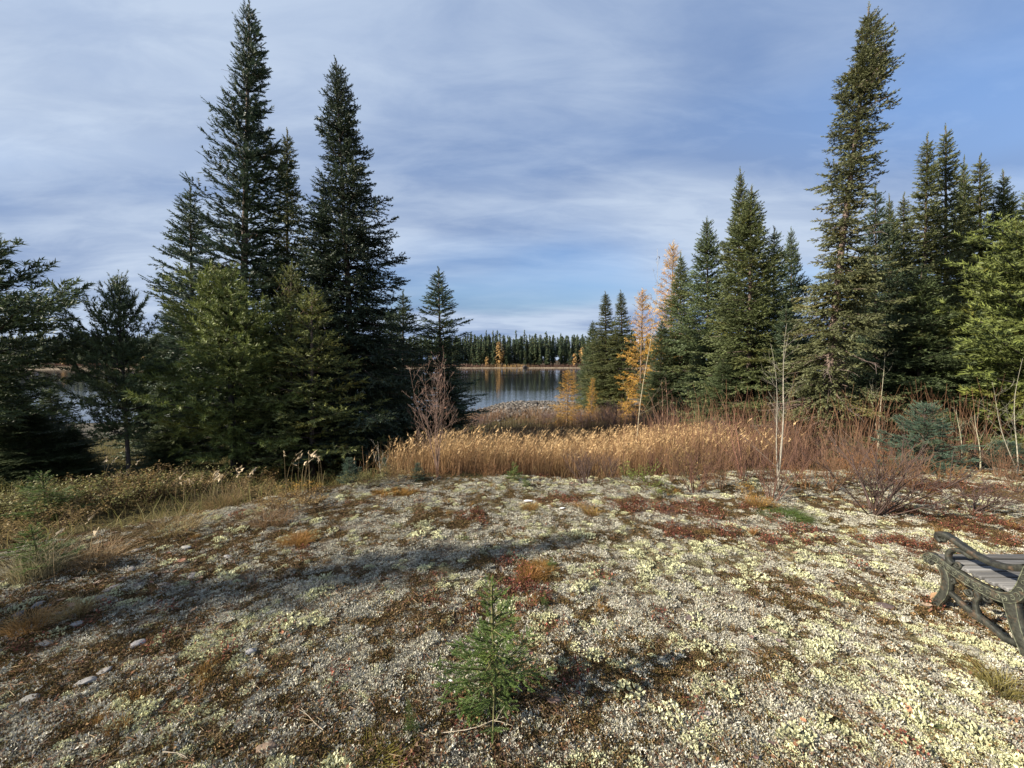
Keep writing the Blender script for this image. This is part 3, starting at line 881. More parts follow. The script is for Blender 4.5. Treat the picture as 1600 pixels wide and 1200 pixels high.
P = scatter(60000, -13, 13, 2.4, 17, lambda x, y: under_mask(x, y) * (np.abs(x) < 1.4 * y + 1))
n = len(P)
b = Buf()
hue = fbm(P[:, 0] / .8, P[:, 1] / .8, 18, 3)
left = sstep(0, -2.0, P[:, 0])
c0 = np.array([.12, .07, .035])[None] * (1 - left[:, None]) + np.array([.13, .11, .04])[None] * left[:, None]
mixr = sstep(.4, .6, hue)[:, None]
c1 = (np.array([.26, .12, .06]) * (1 - left[:, None]) + np.array([.30, .22, .085]) * left[:, None]) * (1 - mixr) + (np.array([.24, .18, .07]) * (1 - left[:, None]) + np.array([.21, .21, .065]) * left[:, None]) * mixr
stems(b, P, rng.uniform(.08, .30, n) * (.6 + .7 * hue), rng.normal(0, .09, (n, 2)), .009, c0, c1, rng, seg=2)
tag(b.build('undergrowth', M_GRASS), 'low brown grass and heath growing round the clearing', 'undergrowth', kind='stuff')

# countless fine red brown twigs between the golden grass and the spruces on the right
P = scatter(19000, 1.0, 10.5, 5.9, 10.5, lambda x, y: sstep(1.2, 3.0, x - .25 * (y - 6)) * (1 - sstep(9.2, 10.5, y)) * sstep(0, .7, y - 6.1 - .1 * x) * sstep(.36, .62, fbm(x / .55, y / .55, 25, 3)) * (x < 1.4 * y))
n = len(P); b = Buf(); hue = fbm(P[:, 0] / .6, P[:, 1] / .6, 26, 3)[:, None]
stems(b, P, (.25 + 1.35 * rng.random(n) ** 1.9) * (.6 + .8 * fbm(P[:, 0] / .5, P[:, 1] / .5, 27, 3)), rng.normal(0, .24, (n, 2)), .008, (.075, .045, .035), np.array([.14, .07, .05]) * (1 - hue) + np.array([.28, .15, .07]) * hue, rng, seg=3, droop=.1)
tag(b.build('fine_brush', M_TWIG), 'fine red brown twigs filling the ground before the spruces on the right', 'brush', kind='stuff')

# brownish sedge and alder twigs between the golden grass and the river
P = scatter(26000, -6, 16, 11, 24.5, lambda x, y: sstep(.3, .55, fbm(x / 1.2, y / 1.2, 19, 3)) * (1 - sstep(20.5, 24.5, y + .0 * x)) * sstep(11, 13, y))
n = len(P); b = Buf()
hue = fbm(P[:, 0] / 1.3, P[:, 1] / 1.3, 20, 3)[:, None]
stems(b, P, rng.uniform(.25, .62, n), rng.normal(0, .14, (n, 2)), .016, (.12, .07, .05), np.array([.20, .10, .065]) * (1 - hue) + np.array([.36, .24, .10]) * hue, rng, seg=2)
tag(b.build('shore_sedge', M_GRASS), 'rust brown sedge and low bushes in front of the rocky river bar', 'sedge', kind='stuff')


def branching(buf, r, p, d, L_, rad, depth, col, spread=.55, up=.15, k=4, nb=4, tips=None, wig=.12):
    pts = [np.array(p, float)]; d = np.array(d, float); d /= np.linalg.norm(d)
    nseg = 5 if depth > 0 else 3
    for i_ in range(nseg):
        d = d + np.array([r.gauss(0, wig), r.gauss(0, wig), r.gauss(0, wig * .5) + up * .3]); d /= np.linalg.norm(d)
        pts.append(pts[-1] + d * L_ / nseg)
    buf.tube(pts, np.linspace(rad, rad * .35, nseg + 1), np.array(col) * r.uniform(.85, 1.15), k if rad > .006 else 3, cap=False)
    if tips is not None and depth == 0:
        for q_ in range(3): tips.extend([p_ + np.array([r.gauss(0, .02), r.gauss(0, .02), r.gauss(0, .015)]) for p_ in pts[1:]])
    if depth > 0:
        for j in range(nb):
            t = r.uniform(.25, .97); i_ = min(int(t * nseg), nseg - 1)
            q = pts[i_] + (pts[i_ + 1] - pts[i_]) * (t * nseg - i_)
            dd = d + np.array([r.uniform(-1, 1), r.uniform(-1, 1), r.uniform(-.3, .6)]) * spread * 1.6
            branching(buf, r, q, dd, L_ * r.uniform(.35, .6) * (1.15 - .5 * t), max(.0022, rad * .6 * (1.1 - .4 * t)), depth - 1, col, spread, up, k, max(2, nb - 1), tips, wig)


def leaf_quads(buf, pts, size, col, r, fold=.3):
    for p in pts:
        a, e = r.uniform(0, 6.28), r.uniform(-.4, 1.35)
        d = np.array([math.cos(a) * math.cos(e), math.sin(a) * math.cos(e), math.sin(e)]); s_ = np.cross(d, [0, 0, 1.]); s_ /= np.linalg.norm(s_) + 1e-6
        L_ = size * r.uniform(.7, 1.3); u_ = np.cross(s_, d)
        v = [p, p + d * L_ * .5 + s_ * L_ * .3 + u_ * L_ * fold * .3, p + d * L_, p + d * L_ * .5 - s_ * L_ * .3 + u_ * L_ * fold * .3]
        buf.add(v, [(0, 1, 2), (0, 2, 3)], np.clip(np.array(col) * r.uniform(.6, 1.4), 0, 1))


SHR = {}


def shrub_proto(name, seed, H, spread, n, rad, col, depth=2, nb=4, leaf=None, lsize=.02, lprob=.3, up=.2, wig=.12, base_r=.06):
    r = random.Random(seed); S, Lf = Buf(), Buf(); tips = []
    for i_ in range(n):
        a = r.uniform(0, 6.28); q = r.uniform(0, 1) ** .7
        d = (math.cos(a) * spread * q, math.sin(a) * spread * q, 1)
        branching(S, r, (math.cos(a) * base_r * q, math.sin(a) * base_r * q, -.03), d, H * r.uniform(.6, 1.0), rad * r.uniform(.6, 1.1), depth, col, .5, up, 4, nb, tips, wig)
    lm = None
    if leaf is not None:
        leaf_quads(Lf, [t for t in tips if r.random() < lprob], lsize, leaf, r); lm = Lf.mesh('leaves', M_LEAF)
        cv = lm.color_attributes['Col']
    SHR[name] = (S.mesh('stems', M_TWIG), lm)
    print('shrub', name, len(SHR[name][0].polygons), len(lm.polygons) if lm else 0)


shrub_proto('red_twig', 1, 1.0, .9, 13, .009, (.125, .065, .045), nb=5, wig=.1)
shrub_proto('red_twig_b', 2, 1.0, .6, 18, .008, (.15, .085, .05), nb=4, wig=.1, leaf=(.30, .12, .04), lsize=.025, lprob=.05)
shrub_proto('dark_twig', 3, 1.0, 1.3, 18, .010, (.085, .055, .045), nb=5, wig=.1, up=.12)
shrub_proto('purple_brush', 4, 1.4, .7, 22, .009, (.15, .095, .085), nb=5, wig=.14, base_r=.3)
shrub_proto('heath', 5, .5, 1.1, 44, .005, (.09, .06, .035), nb=4, leaf=(.17, .16, .05), lsize=.026, lprob=1, base_r=.3, depth=1)
shrub_proto('heath_b', 6, .5, 1.0, 44, .005, (.12, .075, .04), nb=4, leaf=(.25, .17, .065), lsize=.024, lprob=1, base_r=.3, depth=1)
shrub_proto('green_leafy', 7, .5, .8, 16, .004, (.10, .08, .035), nb=4, leaf=(.17, .22, .045), lsize=.028, lprob=.6, base_r=.12, depth=1)
shrub_proto('gold_leafy', 8, .5, .9, 18, .004, (.16, .09, .04), nb=4, leaf=(.42, .24, .04), lsize=.024, lprob=.6, base_r=.15, depth=1)
shrub_proto('orange_twigs', 9, .6, .9, 36, .004, (.20, .105, .045), nb=3, wig=.08, depth=1, base_r=.25, leaf=(.30, .12, .045), lsize=.02, lprob=.12)


def put_shrub(kind, px, py, h, rad, label, group=None, name='shrub', cat='shrub'):
    g = ground(px, py)
    s_, l_ = SHR[kind]
    H0 = {'purple_brush': 1.4, 'heath': .5, 'heath_b': .5, 'green_leafy': .5, 'gold_leafy': .5, 'orange_twigs': .6}.get(kind, 1.0)
    root = thing(name, label, cat, g, group)
    root.rotation_euler = (0, 0, rnd.uniform(0, 6.28))
    k = h / H0; kr = rad / (H0 * .75)
    root.scale = (kr, kr, k)
    link(s_, 'stems', root)
    if l_: link(l_, 'leaves', root)
    return root


SHRUBS = [
    ('dark_twig', 1366, 802, 1.0, .85, 'wide spreading bare shrub with dark red stems right of centre'),
    ('dark_twig', 1520, 800, .45, .5, 'low tangled bare shrub behind the bench'),
    ('red_twig', 1205, 782, .75, .5, 'bare reddish shrub around the foot of the grey barked sapling'),
    ('red_twig', 1085, 770, .7, .5, 'bare reddish shrub in front of the golden grass right of the white sapling'),
    ('red_twig_b', 1125, 765, .7, .4, 'fine twigged red brown shrub below the wide spruce'),
    ('dark_twig', 915, 757, .6, .42, 'small dark bare shrub before the golden grass, left of the white sapling'),
    ('red_twig_b', 1300, 765, .75, .5, 'rusty twiggy shrub below the tall black spruce'),
    ('red_twig', 1250, 750, .7, .45, 'thin red shrub between the grey sapling and the tall black spruce'),
    ('red_twig_b', 1420, 760, .6, .5, 'rusty shrub at the foot of the small bluish spruce'),
    ('orange_twigs', 1330, 750, .5, .45, 'orange brown brush behind the spreading bare shrub'),
    ('orange_twigs', 1400, 745, .45, .45, 'orange brown brush left of the small bluish spruce'),
    ('orange_twigs', 1480, 752, .35, .45, 'low orange brown brush right of the small bluish spruce'),
    ('red_twig_b', 1560, 745, .5, .4, 'rusty brush below the grey green spruce at the right'),
    ('orange_twigs', 1260, 762, .42, .4, 'low orange brush right of the grey barked sapling'),
    ('gold_leafy', 1170, 775, .22, .22, 'small yellow leaved shrub beside the grey barked sapling'),
    ('gold_leafy', 1190, 795, .16, .2, 'golden tuft like shrub at the near foot of the grey sapling'),
    ('green_leafy', 1010, 762, .34, .3, 'light green leafy shrub at the foot of the white sapling'),
    ('green_leafy', 1035, 778, .2, .22, 'smaller green shrub just right of the white sapling'),
    ('green_leafy', 985, 752, .25, .22, 'yellow green leafy shrub just left of the white sapling'),
    ('heath_b', 1070, 745, .45, .3, 'dark leafy shrub within the grass right of the white sapling'),
    ('gold_leafy', 430, 760, .42, .3, 'golden orange leafy young shrub in the heath left of centre'),
    ('gold_leafy', 470, 775, .25, .25, 'low orange shrub right of the golden one'),
    ('heath', 30, 800, .34, .55, 'brown green heath bush at the left edge'),
    ('heath', 110, 790, .42, .5, 'rounded green heath bush below the left firs'),
    ('heath_b', 165, 785, .4, .5, 'brown heath bush below the sparse pine'),
    ('heath', 215, 780, .42, .5, 'tall heath bush right of the sparse pine'),
    ('heath_b', 265, 775, .4, .5, 'heath bush below the left side of the bushy pine'),
    ('heath', 320, 765, .34, .45, 'low heath bush under the bushy pine'),
    ('heath_b', 500, 760, .34, .4, 'brown heath bush left of the dark spruce sapling'),
    ('heath_b', 60, 830, .26, .4, 'low heath bush behind the seedling at the left edge'),
    ('heath', 570, 757, .22, .25, 'low green heath between the two spruce saplings'),
    ('heath_b', 625, 750, .26, .25, 'brown heath beside the bare white stems'),
    ('heath_b', 395, 775, .3, .35, 'grey brown heath left of the golden shrub'),
    ('heath_b', 455, 795, .22, .3, 'fine brown heath at the edge of the lichen below the golden shrub'),
    ('purple_brush', 1000, 688, 1.2, .9, 'purple brown leafless brush behind the white sapling'),
    ('purple_brush', 960, 672, 1.3, 1.3, 'purple brown leafless brush right of the yellow larch'),
    ('purple_brush', 915, 668, .8, 1.0, 'purple brown leafless brush below the yellow larch'),
    ('purple_brush', 1040, 690, 1.1, .9, 'leafless brush under the short dark spruce'),
    ('purple_brush', 850, 663, .7, 1.0, 'low leafless brush at the right end of the rocky bar'),
    ('purple_brush', 745, 668, .6, 1.0, 'low leafless brush at the left end of the rocky bar'),
    ('purple_brush', 1268, 700, 2.1, .6, 'grey leafless tangle at the foot of the tall black spruce'),
    ('purple_brush', 1220, 705, 1.1, .6, 'grey brown brush left of the tall black spruce foot'),
    ('purple_brush', 1110, 700, 1.0, .7, 'red brown brush at the foot of the wide spruce'),
    ('purple_brush', 1350, 705, 1.1, .6, 'grey brown brush right of the tall black spruce foot'),
    ('purple_brush', 1560, 715, .9, .6, 'grey brush below the right edge spruces'),
    ('red_twig_b', 1340, 742, .5, .4, 'brown brush under the right side of the tall black spruce'),
    ('red_twig', 1020, 745, .55, .3, 'thin reddish twigs in the golden grass right of the white sapling'),
    ('red_twig', 1160, 752, .6, .4, 'reddish twigs in the grass left of the grey barked sapling'),
    ('dark_twig', 955, 748, .45, .3, 'small dark twigs at the edge of the golden grass near the white sapling'),
    ('red_twig_b', 870, 742, .45, .25, 'low red twigs at the front of the golden grass near the centre'),
    ('orange_twigs', 760, 745, .25, .3, 'short orange brush at the front of the golden grass left of centre'),
    ('orange_twigs', 820, 742, .22, .3, 'short orange brush at the front of the golden grass at the centre'),
    ('orange_twigs', 900, 742, .25, .3, 'short orange brush at the front of the golden grass right of centre'),
    ('orange_twigs', 690, 748, .25, .3, 'short orange brush at the foot of the bare multi stemmed shrub'),
    ('red_twig_b', 1470, 730, .6, .45, 'brown brush behind the small bluish spruce'),
    ('red_twig_b', 1590, 770, .45, .4, 'rusty brush at the right edge above the red heath'),
    ('orange_twigs', 1110, 760, .3, .35, 'orange brown brush before the red twigs right of centre'),
    ('orange_twigs', 1430, 765, .3, .4, 'orange brown brush just before the small bluish spruce'),
    ('red_twig_b', 1050, 752, .5, .3, 'brown twigs at the front of the grass right of the green shrub'),
]
for s_ in SHRUBS: put_shrub(*s_)

# leafless saplings
def sapling(px, py, top, seed, rad, col, label, nb=7, side_len=.55, lean_pts=None, leaves=0, cat='sapling', name='bare_sapling', stems_=1, spread=.1, k=6, depth=1):
    g = ground(px, py); r = random.Random(seed)
    root = thing(name, label, cat, g)
    tp = at(top[0], top[1], g.y + .1)
    S = Buf(); B_ = Buf(); tips = []
    for q in range(stems_):
        f_ = 1.0 if q == 0 else r.uniform(.68, .98)
        e = np.array([tp.x - g.x, tp.y - g.y, tp.z - g.z]) * f_ + np.array([r.gauss(0, spread), r.gauss(0, spread), 0]) * (q > 0)
        o = np.array([r.gauss(0, .03), r.gauss(0, .03), 0]) * (q > 0)
        n_ = 14; w1, w2 = r.uniform(0, 6), r.uniform(0, 6)
        pts = [o + e * t + np.array([math.sin(t * 5 + w1) - math.sin(w1), math.cos(t * 4 + w2) - math.cos(w2), 0]) * .035 * np.linalg.norm(e) * t * (1 - t * .3) for t in np.linspace(0, 1, n_)]
        pts[0] = pts[0] - np.array([0, 0, .05])
        S.tube(pts, [rad * f_ * (1 - .88 * (i_ / (n_ - 1)) ** .8) for i_ in range(n_)], col, k)
        for j in range(nb):
            t = r.uniform(.22, .98); i_ = int(t * (n_ - 1)); p = pts[i_]
            a = r.uniform(0, 6.28)
            branching(B_, r, p, (math.cos(a), math.sin(a), r.uniform(.5, 1.2)), side_len * (1.15 - t) * r.uniform(.6, 1.3) + .12, max(.0022, rad * .28 * (1 - t * .6)), depth, np.array(col) * .75, .5, .2, 4, 3, tips, .13)
    S.build('trunk', M_BARK, root); tag(B_.build('branches', M_TWIG, root), kind='stuff')
    if leaves:
        Lb = Buf(); leaf_quads(Lb, [np.array(tips[r.randrange(len(tips))]) for _ in range(leaves)], .055, (.20, .10, .06), r); Lb.build('leaves', M_LEAF, root)


sapling(993, 724, (1014, 392), 5, .013, (.36, .31, .21), 'tall thin pale barked sapling standing in front of the golden grass', nb=13, side_len=.9, leaves=26)
sapling(1215, 765, (1238, 505), 6, .012, (.25, .225, .18), 'grey barked bare sapling with a broken stem before the tall black spruce', nb=7, stems_=3, spread=.12)
sapling(1370, 720, (1385, 545), 7, .013, (.30, .275, .20), 'forked pale sapling left of the small bluish spruce', nb=7, stems_=2, spread=.35)
sapling(1503, 728, (1498, 640), 8, .013, (.30, .28, .19), 'short pale sapling right of the small bluish spruce', nb=7, side_len=.35)
sapling(1532, 738, (1530, 648), 9, .013, (.30, .28, .19), 'short pale sapling second from the small bluish spruce', nb=7, side_len=.35)
sapling(683, 745, (690, 540), 10, .009, (.23, .15, .115), 'multi stemmed bare shrub with red brown twigs left of the river view', nb=11, stems_=8, spread=.24, side_len=.42, depth=2, cat='shrub', name='bare_shrub', leaves=22)
sapling(597, 750, (588, 690), 11, .006, (.42, .36, .28), 'little bare white stem between the spruce saplings', nb=5, side_len=.2)
sapling(430, 740, (425, 660), 12, .012, (.25, .19, .13), 'dead stick with short snapped twigs under the young yellowish spruce', nb=9, side_len=.4)
sapling(1160, 745, (1150, 640), 13, .010, (.26, .13, .09), 'red stemmed bare sapling in front of the wide spruce', nb=5, stems_=4, spread=.2)
sapling(1420, 690, (1428, 560), 14, .014, (.36, .32, .22), 'thin bare sapling behind the forked pale sapling', nb=6)
sapling(1040, 700, (1040, 590), 15, .011, (.28, .17, .12), 'reddish bare stems right of the tall pale sapling', nb=6, stems_=4, spread=.4)
sapling(1590, 745, (1600, 560), 16, .011, (.27, .25, .19), 'bare sapling at the right edge before the yellow green pine', nb=8, stems_=2, spread=.3, leaves=6)

# ------------------------------------------------------------------ ground cover plants
def blades(buf, r, n, R0, ln, w, colf, dome=0.0, updir=.8, tri=1):
    for _ in range(n):
        a = r.uniform(0, 6.28); q = R0 * math.sqrt(r.random())
        p = np.array([math.cos(a) * q, math.sin(a) * q, dome * (1 - (q / R0) ** 2)])
        c = colf(r)
        for __ in range(tri):
            d = np.array([r.gauss(0, .6) + .5 * dome * math.cos(a) / .03, r.gauss(0, .6) + .5 * dome * math.sin(a) / .03, updir * r.uniform(.4, 1.3)]); d /= np.linalg.norm(d)
            s_ = np.cross(d, [r.gauss(0, 1), r.gauss(0, 1), r.gauss(0, 1)]); s_ /= np.linalg.norm(s_) + 1e-6
            L_ = ln * r.uniform(.6, 1.3); b0 = p + d * L_ * .1
            # a little forked branch tip: narrow foot, wide middle, split point
            v = [b0, p + d * L_ * .7 + s_ * w, p + d * L_ * .7 - s_ * w, p + d * L_ * 1.05 + s_ * w * .6]
            buf.add(v, [(0, 1, 2), (1, 3, 2)], np.clip(np.array([np.array(c) * .8, c, c, np.array(c) * 1.08]), 0, 1))


def variants(name, makers, mat):
    col_ = bpy.data.collections.new(name)
    for i_, mk in enumerate(makers):
        B_ = Buf(); mk(B_, random.Random(100 + i_)); col_.objects.link(bpy.data.objects.new(name, B_.mesh(name, mat)))
    return col_


def instancer_group(coll, name):
    g = bpy.data.node_groups.new(name, 'GeometryNodeTree')
    g.interface.new_socket('Geometry', in_out='INPUT', socket_type='NodeSocketGeometry'); g.interface.new_socket('Geometry', in_out='OUTPUT', socket_type='NodeSocketGeometry')
    N, L = g.nodes, g.links
    i_ = N.new('NodeGroupInput'); o = N.new('NodeGroupOutput'); iop = N.new('GeometryNodeInstanceOnPoints'); ci = N.new('GeometryNodeCollectionInfo')
    ci.inputs[0].default_value = coll; ci.inputs['Separate Children'].default_value = True; ci.inputs['Reset Children'].default_value = True
    iop.inputs['Pick Instance'].default_value = True

    def attr(nm, ty):
        n = N.new('GeometryNodeInputNamedAttribute'); n.data_type = ty; n.inputs[0].default_value = nm
        return next(s for s in n.outputs if s.enabled and s.name == 'Attribute')
    L.new(i_.outputs[0], iop.inputs[0]); L.new(ci.outputs[0], iop.inputs['Instance'])
    L.new(attr('pick', 'INT'), iop.inputs['Instance Index'])
    L.new(attr('rot', 'FLOAT_VECTOR'), iop.inputs['Rotation']); L.new(attr('size', 'FLOAT'), iop.inputs['Scale'])
    L.new(iop.outputs[0], o.inputs[0])
    return g


def cover(name, coll, P, scale, tint, label):
    n = len(P)
    me = bpy.data.meshes.new(name); me.vertices.add(n); me.vertices.foreach_set('co', P.astype(np.float32).ravel())
    a = me.attributes.new('pick', 'INT', 'POINT'); a.data.foreach_set('value', rng.integers(0, len(coll.objects), n).astype(np.int32))
    e = 0.03
    gx = (terrain(P[:, 0] + e, P[:, 1]) - terrain(P[:, 0] - e, P[:, 1])) / (2 * e); gy = (terrain(P[:, 0], P[:, 1] + e) - terrain(P[:, 0], P[:, 1] - e)) / (2 * e)
    rot = np.stack([rng.normal(0, .12, n), rng.normal(0, .12, n), rng.uniform(0, 6.28, n)], 1)
    a = me.attributes.new('rot', 'FLOAT_VECTOR', 'POINT'); a.data.foreach_set('vector', rot.astype(np.float32).ravel())
    a = me.attributes.new('size', 'FLOAT', 'POINT'); a.data.foreach_set('value', np.asarray(scale, np.float32))
    a = me.attributes.new('tint', 'FLOAT_COLOR', 'POINT'); a.data.foreach_set('color', np.concatenate([tint, np.ones((n, 1))], 1).astype(np.float32).ravel())
    o = link(me, name); m_ = o.modifiers.new('cover', 'NODES'); m_.node_group = instancer_group(coll, name)
    tag(o, label, 'ground cover', kind='stuff')
    print('cover', name, n)


def cwhite(r):
    k = r.uniform(.5, 1.15); t = r.random()
    return (.58 * k, .56 * k, .49 * k) if t < .68 else ((.46 * k, .44 * k, .33 * k) if t < .9 else (.18 * k, .12 * k, .075 * k))


def cyel(r):
    k = r.uniform(.65, 1.15); return (.60 * k, .585 * k, .38 * k)


V_white = variants('grey_lichen_tuft', [lambda B_, r, q=q: blades(B_, r, q, .062, .019, .0036, cwhite, tri=3, updir=.7) for q in (50, 60, 42, 68)], M_LICHEN)
V_yel = variants('yellow_lichen_tuft', [lambda B_, r, q=q, dm=dm: blades(B_, r, q, .042, .013, .0034, cyel, dome=dm, tri=3, updir=.8) for q, dm in ((44, .010), (36, .006), (50, .014))], M_LICHEN)


def mred(B_, r):
    for _ in range(60):
        a = r.uniform(0, 6.28); q = .09 * math.sqrt(r.random()); p = np.array([math.cos(a) * q, math.sin(a) * q, r.uniform(.005, .055)])
        k = r.uniform(.6, 1.4); t = r.random(); leaf_quads(B_, [p], .017, (.155 * k, .050 * k, .042 * k) if t < .55 else ((.15 * k, .09 * k, .05 * k) if t < .85 else (.25 * k, .10 * k, .07 * k)), r)
    for _ in range(10):
        a = r.uniform(0, 6.28); q = .07 * math.sqrt(r.random()); p = np.array([math.cos(a) * q, math.sin(a) * q, -.01])
        B_.tube([p, p + np.array([r.gauss(0, .015), r.gauss(0, .015), .04]), p + np.array([r.gauss(0, .03), r.gauss(0, .03), .075])], [.0016, .0012, .0006], (.10, .045, .03), 3, cap=False)


def mbrown(B_, r):
    def cf(r):
        k = r.uniform(.4, 1.3); t = r.random()
        return (.125 * k, .084 * k, .045 * k) if t < .5 else ((.105 * k, .085 * k, .032 * k) if t < .8 else (.26 * k, .17 * k, .09 * k))
    blades(B_, r, 60, .07, .014, .0030, cf, tri=2, updir=.5)


def mlitter(B_, r):
    for _ in range(14):
        a = r.uniform(0, 6.28); q = .09 * math.sqrt(r.random()); p = np.array([math.cos(a) * q, math.sin(a) * q, r.uniform(.006, .018)])
        an = r.uniform(0, 6.28); L_ = r.uniform(.01, .04)
        if r.random() < .5: leaf_quads(B_, [p], r.uniform(.014, .026), r.choice([(.16, .085, .05), (.13, .085, .06), (.24, .18, .12), (.10, .065, .05)]), r, .5)
        else:
            d = np.array([math.cos(an), math.sin(an), r.uniform(-.1, .3)]); B_.tube([p - d * L_, p, p + d * L_], [.0012, .0014, .0008], r.choice([(.14, .10, .07), (.35, .27, .17), (.20, .10, .06)]), 3, cap=False)


def mwarm(B_, r):
    P_ = []
    for _ in range(70):
        a = r.uniform(0, 6.28); q = .045 * math.sqrt(r.random()); P_.append((math.cos(a) * q, math.sin(a) * q, -.01))
    P_ = np.array(P_); nr = np.random.default_rng(r.randrange(999))
    stems(B_, P_, nr.uniform(.03, .085, len(P_)), nr.normal(0, .028, (len(P_), 2)), .0032, (.15, .08, .025), (.36, .21, .065), nr, seg=2)


V_red = variants('red_leaf_tuft', [mred] * 3, M_LICHEN)
V_brown = variants('brown_moss_tuft', [mbrown] * 3, M_LICHEN)
V_litter = variants('litter_tuft', [mlitter] * 5, M_LICHEN)
V_warm = variants('orange_moss_tuft', [mwarm] * 3, M_LICHEN)


def spts(n, sel):
    """points over the visible clearing, density growing toward the camera like the detail the eye can see"""
    y = 1.15 + 6.4 * rng.random(n) ** 1.25
    x = rng.uniform(-1, 1, n) * (1.42 * y + .35)
    f = fields(x, y); m = rng.random(n) < sel(x, y, *f)
    x, y = x[m], y[m]
    return np.stack([x, y, terrain(x, y)], 1)


def vt(n, P, a, b_, s=.8):
    k = rng.uniform(.75, 1.2, n)[:, None]; h = fbm(P[:, 0] / s, P[:, 1] / s, 200, 3)[:, None]
    return np.clip(k * (np.array(a) * (1 - h) + np.array(b_) * h), 0, 1.6)


P = spts(36000, lambda x, y, ins, li, yl_, re, br, wa: ins * np.clip(.20 + .74 * li - .55 * yl_ * li, 0, 1) * (1 - .75 * re) * (1 - .6 * wa))
cover('grey_lichen', V_white, P, (.28 + .75 * rng.random(len(P)) ** 1.9), vt(len(P), P, (.95, .93, .90), (1.05, 1.04, .98)), 'grey white reindeer lichen covering the clearing')
P = spts(18000, lambda x, y, ins, li, yl_, re, br, wa: ins * np.clip(.03 + .72 * yl_ * (.25 + .75 * li), 0, 1) * (1 - .7 * re))
cover('yellow_lichen', V_yel, P, np.where(rng.random(len(P)) < .08, rng.uniform(1.2, 1.9, len(P)), rng.uniform(.4, 1.05, len(P))), vt(len(P), P, (.92, .94, .95), (1.05, 1.05, .95)), 'pale yellow green lichen cushions spread over the clearing')
P = spts(9000, lambda x, y, ins, li, yl_, re, br, wa: np.maximum(ins, .0) * np.clip(.012 + .75 * re, 0, 1))
cover('red_leaved_heath', V_red, P, rng.uniform(.55, 1.2, len(P)), vt(len(P), P, (.9, .85, .85), (1.15, 1.2, 1.0)), 'dark red leaved dwarf heath in patches on the clearing')
P = spts(20000, lambda x, y, ins, li, yl_, re, br, wa: np.clip(ins + .2, 0, 1) * np.clip(.25 + .75 * (1 - li) + .2 * br, 0, 1))
cover('brown_moss', V_brown, P, rng.uniform(.6, 1.2, len(P)), vt(len(P), P, (.8, .8, .8), (1.2, 1.15, 1.0)), 'dark brown moss between the lichen')
P = spts(4800, lambda x, y, ins, li, yl_, re, br, wa: np.clip(ins + .4, 0, 1) * np.clip(.3 + .5 * br + .5 * sstep(.45, .7, fbm(x / .6, y / .6, 301, 3)), 0, 1))
cover('leaf_litter', V_litter, P, rng.uniform(.5, 1.2, len(P)), vt(len(P), P, (.9, .9, .9), (1.3, 1.25, 1.2)), 'fallen twigs and dry leaf bits on the clearing')
P = spts(60000, lambda x, y, ins, li, yl_, re, br, wa: np.clip(ins + .4, 0, 1) * np.clip(.9 * wa + .01 * (fbm(x / .5, y / .5, 305, 3) > .62), 0, 1))
cover('orange_moss', V_warm, P, rng.uniform(.4, 1.0, len(P)), vt(len(P), P, (.8, .8, .9), (1.1, 1.1, 1.0)), 'orange brown moss and fine grass patches on the clearing')

# ------------------------------------------------------------------ grass tufts
def tuft(px, py, rad, h, c0, c1, label, n=160, cat='grass tuft', name='grass_tuft', w=.004):
    g = ground(px, py); nr = np.random.default_rng(int(px * 3 + py)); B_ = Buf()
    a = nr.uniform(0, 6.28, n); q = rad * np.sqrt(nr.random(n)) * .55
    P_ = np.stack([np.cos(a) * q, np.sin(a) * q, np.full(n, -.01)], 1)
    ln = P_[:, :2] / max(rad, .01) * rad * 1.1 + nr.normal(0, rad * .35, (n, 2))
    stems(B_, P_, nr.uniform(.5, 1.1, n) * h, ln, w, c0, c1, nr, droop=.8)
    o = B_.build(name, M_GRASS); o.location = g
    tag(o, label, cat)


tuft(45, 985, .17, .13, (.14, .08, .03), (.42, .24, .08), 'broad orange brown grass tuft at the left edge of the clearing', n=420)
tuft(120, 960, .14, .12, (.16, .12, .05), (.38, .28, .12), 'drooping straw coloured tuft right of the orange tuft at the left edge', n=220)
tuft(470, 848, .13, .10, (.14, .075, .03), (.38, .20, .07), 'orange brown tuft in the left half of the lichen', n=300)
tuft(445, 852, .10, .06, (.10, .06, .03), (.28, .17, .07), 'flat brown tuft touching the left side of the orange tuft', n=200)
tuft(828, 796, .13, .09, (.14, .08, .03), (.38, .23, .07), 'orange tuft beside the small white patch', n=320)
tuft(925, 804, .13, .09, (.16, .10, .03), (.40, .26, .08), 'golden orange tuft right of the white patches', n=320)
tuft(905, 793, .11, .07, (.14, .08, .03), (.40, .26, .10), 'brown gold tuft just behind the golden orange one', n=220)
tuft(830, 905, .10, .12, (.12, .06, .02), (.40, .20, .06), 'orange stalks growing at the right side of the red leaved patch', n=240)
tuft(1182, 792, .16, .17, (.14, .08, .03), (.46, .28, .09), 'fine golden grass tuft at the foot of the grey barked sapling', n=300)
tuft(1562, 1080, .13, .13, (.10, .09, .03), (.30, .25, .08), 'green and straw grass tuft in front of the bench', n=260, w=.0035)
tuft(1192, 1026, .035, .035, (.14, .075, .02), (.34, .20, .06), 'little round orange moss cushion in the right foreground', n=160, w=.003)
tuft(1175, 836, .05, .10, (.16, .085, .03), (.42, .22, .07), 'small upright orange tuft behind the lichen on the right', n=90)
tuft(1230, 808, .27, .06, (.04, .06, .015), (.11, .16, .035), 'bright green moss patch near the grey barked sapling', n=1500, name='moss_patch', cat='moss')
tuft(1505, 872, .12, .05, (.05, .08, .02), (.14, .20, .04), 'green moss spot under the bench armrest', n=400, name='moss_patch', cat='moss')
